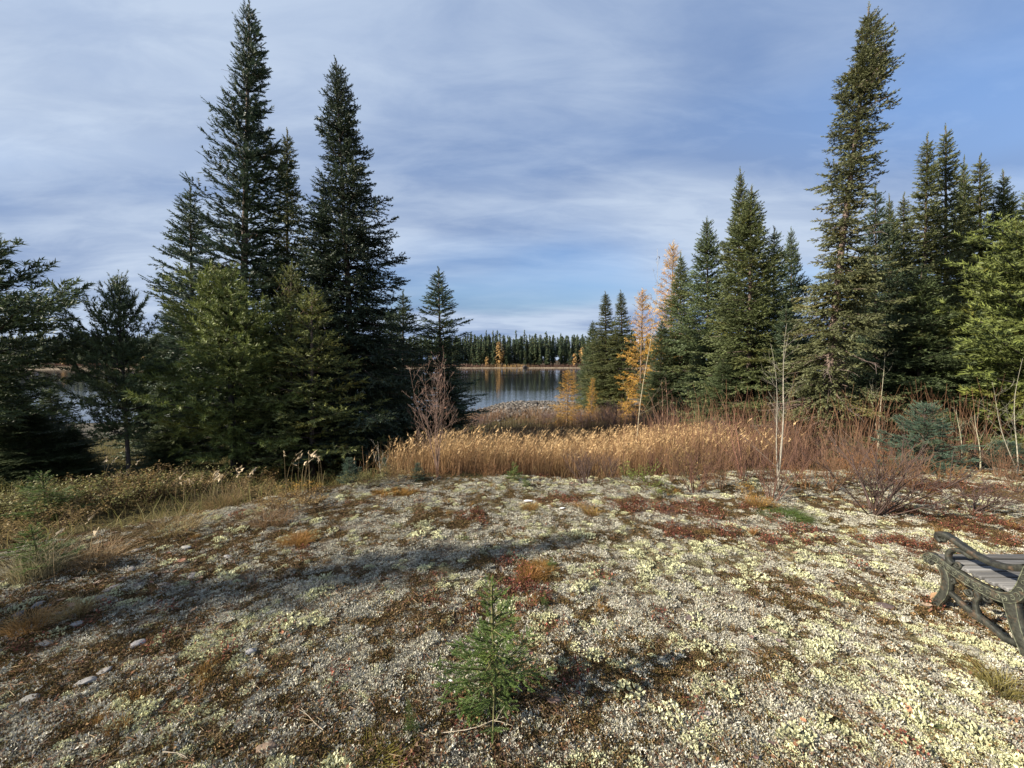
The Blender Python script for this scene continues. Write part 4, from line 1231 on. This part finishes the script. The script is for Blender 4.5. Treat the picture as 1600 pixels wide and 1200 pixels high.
tuft(575, 1196, .16, .035, (.10, .09, .02), (.30, .25, .05), 'yellow moss at the bottom edge of the picture', n=600, name='moss_patch', cat='moss', w=.003)
tuft(1455, 1130, .05, .035, (.06, .07, .02), (.17, .20, .05), 'small dull green moss spot in the right foreground', n=200, name='moss_patch', cat='moss', w=.003)
tuft(812, 966, .035, .035, (.20, .09, .04), (.44, .24, .12), 'small rust coloured cushion behind the foreground seedling', n=160, w=.003)
tuft(390, 1060, .04, .05, (.14, .08, .03), (.36, .22, .08), 'tiny orange tuft in the left foreground', n=90, w=.003)
tuft(605, 775, .12, .05, (.12, .07, .03), (.30, .17, .06), 'low orange moss near the left rim of the clearing', n=300, name='moss_patch', cat='moss')
tuft(60, 900, .28, .34, (.20, .17, .09), (.42, .36, .22), 'pale dry grass clump around the seedling at the left edge', n=420)
tuft(150, 880, .30, .20, (.20, .13, .06), (.46, .32, .17), 'tan grass clump along the left rim of the clearing', n=320)
tuft(350, 790, .40, .30, (.16, .11, .05), (.36, .26, .13), 'brown grass clump left of the golden shrub', n=420)
tuft(425, 815, .35, .2, (.16, .10, .05), (.34, .22, .12), 'short brown grass clump at the rim of the clearing', n=400)
tuft(270, 830, .4, .2, (.15, .11, .05), (.34, .25, .11), 'dry grass clump on the slope left of the lichen', n=400)

# feathery grass heads standing at the left
for px, py, h, nn, lb in ((292, 790, .45, 7, 'pale feathery grass heads below the bushy pine, left clump'), (335, 785, .50, 8, 'pale feathery grass heads below the bushy pine, right clump'), (378, 780, .55, 5, 'single nodding grass head cluster left of the golden shrub'),
                       (470, 770, .60, 12, 'group of upright pale grass stalks right of the golden shrub'), (100, 900, .42, 3, 'two tall nodding grass stalks by the seedling at the left edge'), (180, 765, .5, 3, 'thin grass stalk before the sparse pine')):
    g = ground(px, py); nr = np.random.default_rng(px); B_ = Buf()
    P_ = np.stack([nr.normal(0, .12, nn), nr.normal(0, .1, nn), np.zeros(nn)], 1)
    stems(B_, P_, nr.uniform(.75, 1.1, nn) * h, nr.normal(0, .06, (nn, 2)) + [.05, 0], .005, (.25, .18, .09), (.50, .38, .22), nr, plume=(.62, .50, .34), pl=.13, pw=.014)
    tag(B_.build('feather_grass', M_GRASS), lb, 'grass').location = g

# ------------------------------------------------------------------ stones, leaves
def rock_mesh(seed, sx, sy, sz, col, n=2, rough=.18):
    import bmesh
    r = random.Random(seed); bm = bmesh.new(); bmesh.ops.create_icosphere(bm, subdivisions=n, radius=1)
    o = [Vector((r.gauss(0, 1), r.gauss(0, 1), r.gauss(0, 1))).normalized() for _ in range(7)]
    for v in bm.verts:
        p = v.co.copy()
        for q in o:
            dd = p.dot(q) - .72
            if dd > 0: p -= q * dd * .9
        p *= 1 + r.uniform(-rough, rough) * .35
        v.co = Vector((p.x * sx, p.y * sy, p.z * sz))
    V = np.array([v.co[:] for v in bm.verts]); F = np.array([[v.index for v in f.verts] for f in bm.faces]); bm.free()
    B_ = Buf(); B_.add(V, F, col); return B_


def stone(px, py, s, col, label, rz=0, name='stone', cat='stone', sink=.42):
    col = tuple(np.array(col) * (1 if name != 'stone' else .72))
    g = ground(px, py)
    o = rock_mesh(int(px), *s, col, 3).build(name, M_STONE)
    o.location = (g.x, g.y, g.z + s[2] * (1 - 2 * sink) + .006); o.rotation_euler = (rnd.uniform(-.15, .15), rnd.uniform(-.15, .15), rz)
    tag(o, label, cat)


stone(418, 1170, (.048, .026, .022), (.24, .17, .12), 'brown oval stone near the bottom left of the clearing', .3)
stone(391, 1020, (.036, .020, .018), (.34, .33, .33), 'small pale grey angular stone left of the foreground', .2)
stone(134, 1067, (.055, .032, .014), (.27, .26, .25), 'flat grey stone in the left foreground, nearer of a close pair', .3)
stone(165, 1050, (.042, .024, .014), (.27, .25, .23), 'flat grey stone in the left foreground, farther of a close pair', .3)
stone(68, 1008, (.050, .028, .014), (.30, .28, .25), 'flat grey stone below the orange tuft at the left edge', .1)
stone(120, 977, (.050, .030, .016), (.29, .27, .25), 'grey stone right of the orange tuft at the left edge', -.1)
stone(217, 1008, (.045, .035, .018), (.28, .27, .27), 'grey stone in brown moss at the left', .4)
stone(160, 936, (.09, .045, .014), (.25, .23, .21), 'flat slab of grey stone on the bare left rim', .2)
stone(48, 1092, (.045, .025, .012), (.25, .24, .22), 'low grey stone near the left bottom corner', .2)
stone(1466, 937, (.062, .050, .034), (.46, .28, .15), 'orange tan stone beside the front leg of the bench', .1)
stone(866, 1096, (.042, .022, .013), (.17, .115, .095), 'flat reddish brown stone right of the foreground seedling', 0)
stone(927, 1098, (.020, .016, .014), (.22, .14, .12), 'small round reddish stone right of the flat brown one', .2)
stone(1080, 968, (.060, .040, .015), (.17, .13, .12), 'flat dark stone set in the lichen right of centre', .1)
stone(1382, 950, (.07, .035, .02), (.15, .11, .10), 'dark flat stone in the red litter left of the bench', -.2)
stone(940, 1029, (.016, .014, .012), (.13, .13, .14), 'tiny dark grey pebble right of the foreground seedling')
stone(290, 857, (.05, .028, .02), (.40, .38, .34), 'pale pebble on the left rim of the lichen')
stone(357, 872, (.045, .025, .02), (.36, .34, .32), 'light grey pebble in the rusty moss left of centre')
stone(213, 862, (.045, .03, .02), (.30, .27, .23), 'brown grey stone between the dry grass and rusty moss')
for i_, (px, py) in enumerate(((190, 905), (215, 915), (240, 900), (205, 890), (235, 880), (170, 890), (130, 915), (255, 915), (175, 920), (270, 890), (110, 945), (60, 945), (30, 960), (300, 900), (145, 950), (90, 960))):
    g = ground(px, py); q = rnd.uniform(.02, .045)
    k = rnd.uniform(.11, .22)
    o = rock_mesh(500 + i_, q * 1.4, q * .8, q * .4, (k, k * .92, k * .84), 2).build('stone', M_STONE); o.location = (g.x, g.y, g.z + q * .05); o.rotation_euler.z = rnd.uniform(0, 3)
    tag(o, 'small flat grey stone among dead leaves on the bare left rim', 'stone', 'small flat stones on the left rim')
for px, py, s, lb in ((825, 784, (.06, .03, .012), 'small bright white patch just behind the orange tuft'), (858, 792, (.03, .018, .010), 'tiny bright white patch right of the orange tuft, left of a close pair'), (878, 795, (.035, .015, .008), 'flat bright white patch right of the orange tuft, right of a close pair'),
                      (705, 1066, (.012, .010, .008), 'tiny white fleck at the left side of the foreground seedling')):
    stone(px, py, s, (.80, .80, .80), lb, name='white_patch', cat='white patch', sink=.25)


def fallen_leaf(px, py, L_, col, label, seed, group=None, P_=None):
    r = random.Random(seed); g = ground(px, py) if P_ is None else P_
    B_ = Buf(); n = 9; rows = []
    bend_ = r.uniform(.2, .7)
    for i_ in range(n):
        t = i_ / (n - 1); w = L_ * .34 * math.sin(PI * min(1, t * .97 + .03)) ** .7 * (1 - .25 * t)
        z = L_ * bend_ * (t - .5) ** 2
        rows += [(L_ * (t - .5), -w, z + w * .35), (L_ * (t - .5), 0, z), (L_ * (t - .5), w, z + w * .35)]
    f = []
    for i_ in range(n - 1):
        o = 3 * i_; f += [(o, o + 1, o + 4), (o, o + 4, o + 3), (o + 1, o + 2, o + 5), (o + 1, o + 5, o + 4)]
    B_.add(rows, f, col)
    B_.tube([(L_ * .5, 0, L_ * bend_ * .25), (L_ * .75, 0, L_ * .2)], [.0012, .0008], np.array(col) * .7, 3)
    o = B_.build('fallen_leaf', M_LEAF); o.location = g + Vector((0, 0, .016)); o.rotation_euler = (r.uniform(-.5, .5), r.uniform(-.4, .4), r.uniform(0, 6.28))
    tag(o, label, 'leaf', group)


for i_, (px, py, L_, c, lb) in enumerate((
        (783, 893, .075, (.46, .33, .22), 'tan angular leaf lying in the red leaved patch'), (752, 905, .05, (.40, .26, .16), 'small tan leaf at the left of the red leaved patch'),
        (1418, 1112, .055, (.40, .22, .13), 'orange brown leaf on lichen in the right foreground'), (1205, 1167, .042, (.22, .13, .11), 'purple brown leaf at the bottom right of the foreground'),
        (829, 1026, .040, (.28, .12, .10), 'curled red leaf right of the foreground seedling'), (629, 988, .032, (.40, .25, .16), 'small orange leaf in the lichen left of the seedling'),
        (651, 984, .030, (.38, .27, .22), 'small pinkish leaf right of the small orange leaf'), (441, 992, .032, (.48, .22, .12), 'bright orange leaf in the left lichen'),
        (1255, 1130, .03, (.45, .20, .11), 'small orange leaf right of the bottom centre'), (773, 1000, .035, (.46, .24, .20), 'pink leaf behind the seedling stem'),
        (1300, 912, .04, (.42, .22, .12), 'small orange leaf in the red litter left of the bench'), (550, 940, .05, (.20, .15, .12), 'grey brown curled leaf in the left centre'),
        (1105, 1120, .035, (.24, .20, .18), 'dull brown folded leaf right of the brown stone'), (1175, 1000, .035, (.24, .15, .13), 'brown leaf above the round orange cushion'),
        (1215, 1005, .035, (.18, .13, .13), 'dark leaf right of the round orange cushion'), (495, 1178, .03, (.20, .12, .09), 'dark brown leaf beside the brown oval stone'), (1180, 1190, .03, (.24, .14, .12), 'brown leaf cut by the bottom edge'))):
    fallen_leaf(px, py, L_, c, lb, 40 + i_)
for i_ in range(46):
    px, py = rnd.uniform(90, 330), rnd.uniform(865, 960)
    if i_ > 26: px, py = rnd.uniform(1180, 1560), rnd.uniform(860, 1000)
    c = rnd.choice([(.22, .16, .12), (.30, .20, .13), (.16, .11, .08), (.34, .25, .18), (.26, .13, .08)])
    fallen_leaf(px, py, rnd.uniform(.03, .06), c, 'dry brown leaf lying on the left rim of the clearing' if i_ <= 26 else 'small brown leaf in the litter left of the bench', 90 + i_, 'dry leaves on the left rim' if i_ <= 26 else 'dry leaves left of the bench')
# bare twigs lying about
for i_, (px, py, L_, lb) in enumerate(((183, 892, .25, 'pale stick lying on the left rim'), (505, 1145, .2, 'thin straw lying in the lichen at the bottom left'), (255, 1180, .12, 'bleached twig near the bottom left corner'),
                                       (1110, 950, .3, 'thin dead twig on the lichen right of centre'), (1250, 1060, .25, 'upright dead twig in the right foreground'), (1590, 1055, .25, 'dead stick in front of the bench'), (690, 1150, .3, 'tangle of straw under the foreground seedling'))):
    g = ground(px, py); r = random.Random(900 + i_); B_ = Buf()
    a = r.uniform(0, 6.28); branching(B_, r, (0, 0, .015), (math.cos(a), math.sin(a), .08 if i_ != 4 else 1.5), L_, .0028, 1, (.36, .30, .22), .5, 0, 3, 2, None, .1)
    tag(B_.build('twig', M_TWIG), lb, 'twig').location = g

# ------------------------------------------------------------------ river bar
ROCKS = [rock_mesh(700 + i_, 1, .8, .55, (1, 1, 1), 1, .3) for i_ in range(6)]
b = Buf()
n = 0
px_ = rng.uniform(-7, 9, 16000); py_ = rng.uniform(17.5, 31.5, 16000)
zz_ = terrain(px_, py_)
barm = sstep(-5.5, -3.5, px_) * (1 - sstep(4.5, 7.5, px_)) * sstep(20, 22.5, py_)
m = (rng.random(16000) < .55 * barm + .06) & (zz_ > WATER_Z - .18)
for x_, y_, z_ in zip(px_[m], py_[m], zz_[m]):
    v, f = ROCKS[rnd.randrange(6)].v[0], ROCKS[0].f[0]
    q = .04 + .12 * rnd.random() ** 2.6; a = rnd.uniform(0, 6.28); ca, sa = math.cos(a), math.sin(a)
    k = rnd.uniform(.05, .17); f = ROCKS[0].f[0]
    vv = v * q; vv = np.stack([vv[:, 0] * ca - vv[:, 1] * sa, vv[:, 0] * sa + vv[:, 1] * ca, vv[:, 2]], 1) + np.array([x_, y_, z_ + q * .25])
    b.add(vv, f, (k * 1.05, k * .93, k * .80))
tag(b.build('river_cobbles', M_STONE), 'grey brown cobbles covering the bar by the water', 'cobbles', kind='stuff')
for px, py, q, k, lb in ((815, 648, .32, .05, 'dark boulder on the near side of the rocky bar'), (835, 632, .28, .06, 'dark flat boulder at the water edge of the bar'), (823, 631, .2, .07, 'small dark boulder left of the flat one at the water edge'),
                     (795, 640, .2, .13, 'grey boulder in the middle of the rocky bar'), (775, 645, .18, .24, 'light boulder left of the middle of the bar'), (850, 640, .2, .28, 'light boulder right of the middle of the bar'), (757, 648, .18, .2, 'grey boulder at the left end of the bar')):
    g = ground(px, py); o = rock_mesh(px, q * 1.3, q * .9, q * .6, (k, k * .92, k * .85), 2).build('boulder', M_STONE); o.location = (g.x, g.y, g.z + q * .3); tag(o, lb, 'boulder')

# ------------------------------------------------------------------ far bank forest
def far_tree(seed, H, rad, kind):
    r = random.Random(seed); B_ = Buf()
    B_.tube([(0, 0, 0), (0, 0, H * .95)], [.14, .03], (.08, .065, .055), 4)
    n = int(150 * H / 12)
    for i_ in range(n):
        t = (i_ + r.random()) / n; z = H * (.10 + .90 * t)
        if kind == 'larch': R_ = rad * math.sin(PI * min(1, .12 + .88 * (1 - t))) ** .55 * (1.0 - .35 * t) + .15
        elif kind == 'club': R_ = rad * (.55 * (1 - t) + .32 + (.22 if t > .86 else 0)) * (1 if t < .97 else .4)
        else: R_ = rad * (1 - t) ** .8 + .12
        a = r.uniform(0, 6.28); rr = R_ * r.uniform(.35, 1.1)
        p = np.array([math.cos(a) * rr, math.sin(a) * rr, z]); d = np.array([math.cos(a), math.sin(a), r.uniform(-.5, .1)])
        s_ = np.array([-math.sin(a), math.cos(a), 0]); w = r.uniform(.22, .42) * (.45 + .55 * min(1, R_ / .8))
        if kind == 'larch': c = np.array([.42, .26, .10]) * r.uniform(.6, 1.3)
        else: c = np.array([.046, .066, .034]) * r.uniform(.55, 1.5) if r.random() < .75 else np.array([.085, .092, .040]) * r.uniform(.6, 1.3)
        ct = p - d * R_ * .55 + np.array([0, 0, .22])
        B_.add([ct, p - s_ * w - [0, 0, .12], p + d * w * 1.2 - [0, 0, .1], p + s_ * w - [0, 0, .12]], [(0, 1, 2), (0, 2, 3)], np.clip(c, 0, 1))
    return B_


FAR = [(far_tree(300 + i_, 12, rr, kk), kk) for i_, (rr, kk) in enumerate(((1.35, 'cone'), (1.15, 'club'), (1.5, 'cone'), (1.0, 'club'), (1.2, 'cone'), (1.25, 'club')))]
FARM = [f_.mesh('far_spruce', M_NEEDLE) for f_, _ in FAR]


def far_spot(row):
    lo, hi = ((-34, 58) if rnd.random() < .64 else (-232, -120))
    return rnd.uniform(lo, hi)


cnt = 0
for i_ in range(286):
    row = i_ % 6; x_ = far_spot(row); y_ = 172.5 + row * 2.6 + rnd.uniform(-1.2, 1.2)
    if abs(x_ + .5) < 0: continue
    h = rnd.uniform(3.5, 12.5) if row < 2 else rnd.uniform(9.5, 14.5)
    if row >= 4 and rnd.random() < .25: h = rnd.uniform(14, 16.5)
    w_ = rnd.uniform(.9, 1.25)
    o = link(FARM[rnd.randrange(6)], 'far_spruce', None, (x_, y_, th(x_, y_) - .1)); o.scale = (w_, w_, h / 12); o.rotation_euler.z = rnd.uniform(0, 6.28)
    tag(o, 'dark spruce standing among many others along the far bank', 'spruce tree', 'spruces on the far bank')
    cnt += 1
b = Buf()
for i_ in range(2300):
    y_ = 174 + 30 * rnd.random() ** 1.3; x_ = rnd.uniform(-300, 300)
    f_ = FAR[rnd.randrange(6)][0]; h = rnd.uniform(9, 14.5) / 12; w_ = rnd.uniform(.9, 1.3); a = rnd.uniform(0, 6.28); ca, sa = math.cos(a), math.sin(a)
    if -34 < x_ < 58 and y_ < 180 and rnd.random() < .4: continue
    v = np.concatenate(f_.v); f = np.concatenate(f_.f); c = np.concatenate(f_.c)
    # the hidden lower half of rows further back is left to their neighbours
    if y_ > 183:
        keep = v[f[:, 0], 2] > 5.0; f = f[keep][::1]
        used, inv = np.unique(f, return_inverse=True); v = v[used]; c = c[used]; f = inv.reshape(-1, 3)
        if not len(f): continue
    elif abs(x_ - 12) > 60 and not (-235 < x_ < -115):
        f = f[::2]; used, inv = np.unique(f, return_inverse=True); v = v[used]; c = c[used]; f = inv.reshape(-1, 3)
    vv = np.stack([(v[:, 0] * ca - v[:, 1] * sa) * w_ + x_, (v[:, 0] * sa + v[:, 1] * ca) * w_ + y_, v[:, 2] * h], 1) + np.array([0, 0, th(x_, y_) - .1])
    b.add(vv, f, c)
tag(b.build('far_forest', M_NEEDLE), 'dense dark spruce forest beyond the front trees of the far bank', 'forest', kind='stuff')


def far_larch(px, H, rad, Y_, k, label):
    p = at(px, 575, Y_); B_ = far_tree(px, H, rad, 'larch')
    for c in B_.c[1:]: pass
    o = B_.build('larch_tree', M_NEEDLE); o.location = (p.x, Y_, th(p.x, Y_) - .1); o.rotation_euler.z = 1
    tag(o, label, 'larch tree')


far_larch(780, 10.8, 2.6, 170.3, 1, 'large pale orange larch on the far bank')
far_larch(761, 4.6, .8, 169.3, 1, 'tiny orange larch left of the large one on the far bank')
far_larch(898, 5.6, 1.3, 170, 1, 'small yellow larch on the far bank at the right of the opening')
far_larch(909, 8.2, 1.7, 171, 1, 'taller rusty larch on the far bank beside the small yellow one')
far_larch(228, 5.6, 1.2, 170, 1, 'orange larch on the far bank seen right of the sparse pine')
far_larch(100, 5.0, 1.2, 171, 1, 'small larch on the far bank seen through the left pine')
# brush and straw coloured grass on the far bank
P = scatter(26000, -250, 120, 163, 173.5, lambda x, y: (terrain(x, y) > WATER_Z + .12) * 1.0)
n = len(P); b = Buf(); g_ = fbm(P[:, 0] / 7, P[:, 1] / 3, 401, 3)
gold = np.exp(-((P[:, 0] + 1) / 7.5) ** 2)[:, None] * (P[:, 1] < 169.5)[:, None]
c1 = np.array([.13, .07, .05]) * (1 - gold) + np.array([.50, .34, .14]) * gold
stems(b, P, rng.uniform(.3, 1.2, n) * (.55 + g_) * np.where(P[:, 1] < 167.5, .35, 1.0) + .25 * gold[:, 0], rng.normal(0, .3, (n, 2)), .22, np.array([.10, .06, .04]) * (1 - gold) + np.array([.35, .22, .09]) * gold, c1, rng, seg=1)
tag(b.build('far_brush', M_GRASS), 'brown brush and straw grass along the far shoreline', 'brush', kind='stuff')
g = at(820, 577, 167)
o = rock_mesh(77, 1.1, .9, .8, (.06, .05, .045), 2, .4).build('stump', M_STONE); o.location = (g.x, 167, WATER_Z + .5)
tag(o, 'dark stump at the waterline of the far bank', 'stump')

# ------------------------------------------------------------------ bench
def bar(buf, pts, w, x0, x1, col, bevel=.2):
    """a flat cast bar along pts (y, z), w wide in its plane, from x0 to x1 thick"""
    pts = np.array(pts, float)
    # smooth resample (Catmull-Rom)
    out = []
    for i_ in range(len(pts) - 1):
        p0, p1, p2, p3 = pts[max(i_ - 1, 0)], pts[i_], pts[i_ + 1], pts[min(i_ + 2, len(pts) - 1)]
        for t in np.linspace(0, 1, 7)[:-1]:
            out.append(.5 * (2 * p1 + (p2 - p0) * t + (2 * p0 - 5 * p1 + 4 * p2 - p3) * t * t + (3 * p1 - p0 - 3 * p2 + p3) * t ** 3))
    out.append(pts[-1]); q = np.array(out); n = len(q)
    w = np.interp(np.linspace(0, 1, n), np.linspace(0, 1, len(w)), w) if hasattr(w, '__len__') else np.full(n, w)
    tn = np.gradient(q, axis=0); tn /= np.linalg.norm(tn, axis=1, keepdims=True) + 1e-9
    nm = np.stack([-tn[:, 1], tn[:, 0]], 1)
    h = (x1 - x0) / 2; xm = (x0 + x1) / 2; bw = bevel
    sec = [(-1, -1 + bw), (-1 + bw, -1), (1 - bw, -1), (1, -1 + bw), (1, 1 - bw), (1 - bw, 1), (-1 + bw, 1), (-1, 1 - bw)]
    V = []
    for i_ in range(n):
        for sx_, sw in sec:
            p = q[i_] + nm[i_] * w[i_] / 2 * sw
            V.append((xm + h * sx_, p[0], p[1]))
    F = []
    for i_ in range(n - 1):
        for j in range(8):
            a, b2 = i_ * 8 + j, i_ * 8 + (j + 1) % 8
            F += [(a, b2, b2 + 8), (a, b2 + 8, a + 8)]
    F += [(0, j, j + 1) for j in range(1, 7)] + [((n - 1) * 8, (n - 1) * 8 + j + 1, (n - 1) * 8 + j) for j in range(1, 7)]
    buf.add(V, F, col)
    return q, nm, w


def spiral(buf, c, r0, x_, col, turns=1.4, a0=0, rad=.0035, sgn=1):
    pts = []
    for t in np.linspace(0, 1, 16):
        a = a0 + sgn * t * turns * 6.283; rr = r0 * (1 - .8 * t)
        pts.append((x_, c[0] + rr * math.cos(a), c[1] + rr * math.sin(a)))
    buf.tube(pts, rad, col, 5)


IRON = np.array((.027, .028, .021)); WORN = np.array((.085, .09, .06))
BX, BZ = 3.0, th(3.0, 2.5) + .0


def bench():
    root = thing('park_bench', 'ornate dark cast iron bench with weathered grey slats, cut off by the right edge', 'bench', (BX, 2.3, BZ))
    def end(x):
        x0, x1 = x, x + .042
        fr = Buf()
        rail = [(.485, .290), (.500, .318), (.478, .342), (.43, .342), (.37, .322), (.30, .305), (.22, .292), (.13, .286), (.06, .292), (.00, .325), (-.035, .39), (-.060, .50), (-.085, .62), (-.12, .76), (-.16, .84)]
        q, nm, w = bar(fr, rail, [.030, .040, .046, .050, .052, .055, .058, .060, .062, .064, .062, .058, .05, .045, .03], x0, x1, IRON)
        spiral(fr, (.478, .302), .026, x0 + .012, IRON, 1.2, 1.2, .010)
        o = link(fr.mesh('side_rail', M_IRON, False), 'side_rail', root)
        rel = Buf()
        cum = np.concatenate([[0], np.cumsum(np.linalg.norm(np.diff(q, axis=0), axis=1))])
        s_ = .03; k = 0
        while s_ < cum[-1] - .05:
            i_ = int(np.searchsorted(cum, s_)); i_ = min(i_, len(q) - 1)
            spiral(rel, q[i_], .0175, x0 - .001, WORN, 1.25, k * PI + math.atan2(nm[i_][1], nm[i_][0]), .0032, 1 if k % 2 else -1)
            s_ += .040; k += 1
        for sd in (-1, 1):
            rel.tube([(x0 - .001, *(q[i_] + nm[i_] * w[i_] * .44 * sd)) for i_ in range(2, len(q), 2)], .0032, WORN, 5)
        for o2 in (link(rel.mesh('scroll_relief', M_IRON, True), 'scroll_relief', o),): pass
        fl = Buf(); ql, nl, wl = bar(fl, [(.405, .315), (.372, .26), (.362, .19), (.378, .11), (.41, .04), (.425, -.02)], [.05, .052, .055, .055, .05, .055], x0 + .001, x1 - .001, IRON)
        for sd in (-1, 1): fl.tube([(x0, *(ql[i_] + nl[i_] * wl[i_] * .44 * sd)) for i_ in range(0, len(ql), 2)], .003, WORN, 5)
        link(fl.mesh('leg', M_IRON, False), 'leg', root)
        rl = Buf(); ql, nl, wl = bar(rl, [(.015, .30), (-.005, .22), (-.03, .14), (-.07, .05), (-.10, -.03)], [.075, .065, .060, .055, .06], x0 + .001, x1 - .001, IRON)
        for sd in (-1, 1): rl.tube([(x0, *(ql[i_] + nl[i_] * wl[i_] * .44 * sd)) for i_ in range(0, len(ql), 2)], .003, WORN, 5)
        link(rl.mesh('leg', M_IRON, False), 'leg', root)
        br = Buf(); bar(br, [(.365, .155), (.31, .135), (.25, .105), (.19, .088), (.12, .078), (.04, .045), (-.03, .06)], [.028, .030, .034, .05, .034, .034, .03], x0 + .006, x1 - .006, IRON)
        bar(br, [(.20, .27), (.185, .22), (.195, .17), (.185, .10)], [.02, .03, .022, .03], x0 + .008, x1 - .008, IRON)
        spiral(br, (.14, .235), .03, (x0 + x1) / 2, IRON, 1.3, 1.5, .009); spiral(br, (.235, .215), .028, (x0 + x1) / 2, IRON, 1.3, 0, .009, -1); spiral(br, (.345, .235), .025, (x0 + x1) / 2, IRON, 1.2, 2.0, .009)
        link(br.mesh('brace', M_IRON, False), 'brace', root)
        am = Buf(); bar(am, [(.412, .475), (.440, .495), (.432, .522), (.395, .532), (.345, .522), (.26, .495), (.18, .477), (.09, .477), (.02, .500), (-.045, .535)], [.02, .030, .036, .036, .034, .032, .032, .034, .036, .04], x0 - .003, x1 + .003, IRON * .8)
        spiral(am, (.412, .498), .022, (x0 + x1) / 2, IRON, 1.2, .8, .010)
        bar(am, [(.335, .352), (.365, .372), (.368, .415), (.335, .455), (.285, .465), (.235, .455), (.21, .478)], [.03, .028, .026, .026, .026, .024, .02], x0 + .004, x1 - .004, IRON)
        spiral(am, (.312, .362), .024, (x0 + x1) / 2, IRON, 1.2, -.5, .010, -1)
        link(am.mesh('armrest', M_IRON, False), 'armrest', root)
    end(0.0); end(1.18)
    for k, (y_, z_, ti) in enumerate(((.415, .350, -.10), (.345, .342, -.04), (.275, .336, 0), (.205, .331, 0), (.135, .330, .04), (.065, .336, .1))):
        import bmesh
        bm = bmesh.new(); bmesh.ops.create_cube(bm, size=1)
        bmesh.ops.scale(bm, vec=(1.17, .058, .026), verts=bm.verts)
        bmesh.ops.bevel(bm, geom=bm.edges[:], offset=.005, segments=1, affect='EDGES')
        bmesh.ops.triangulate(bm, faces=bm.faces[:])
        g_ = .095 + .03 * (k % 3)
        B_ = Buf(); B_.add([v.co[:] for v in bm.verts], [[v.index for v in f.verts] for f in bm.faces], (g_, g_ * .98, g_ * .97)); bm.free()
        o = B_.build('slat', M_WOOD, root); o.location = (.608, y_, z_ + .012); o.rotation_euler.x = ti
    for k in range(4):
        B_ = Buf(); import bmesh
        bm = bmesh.new(); bmesh.ops.create_cube(bm, size=1); bmesh.ops.scale(bm, vec=(1.17, .024, .06), verts=bm.verts); bmesh.ops.triangulate(bm, faces=bm.faces[:])
        B_.add([v.co[:] for v in bm.verts], [[v.index for v in f.verts] for f in bm.faces], (.19, .185, .18)); bm.free()
        o = B_.build('slat', M_WOOD, root); o.location = (.608, -.02 - .025 * k, .47 + .09 * k); o.rotation_euler.x = .25


bench()
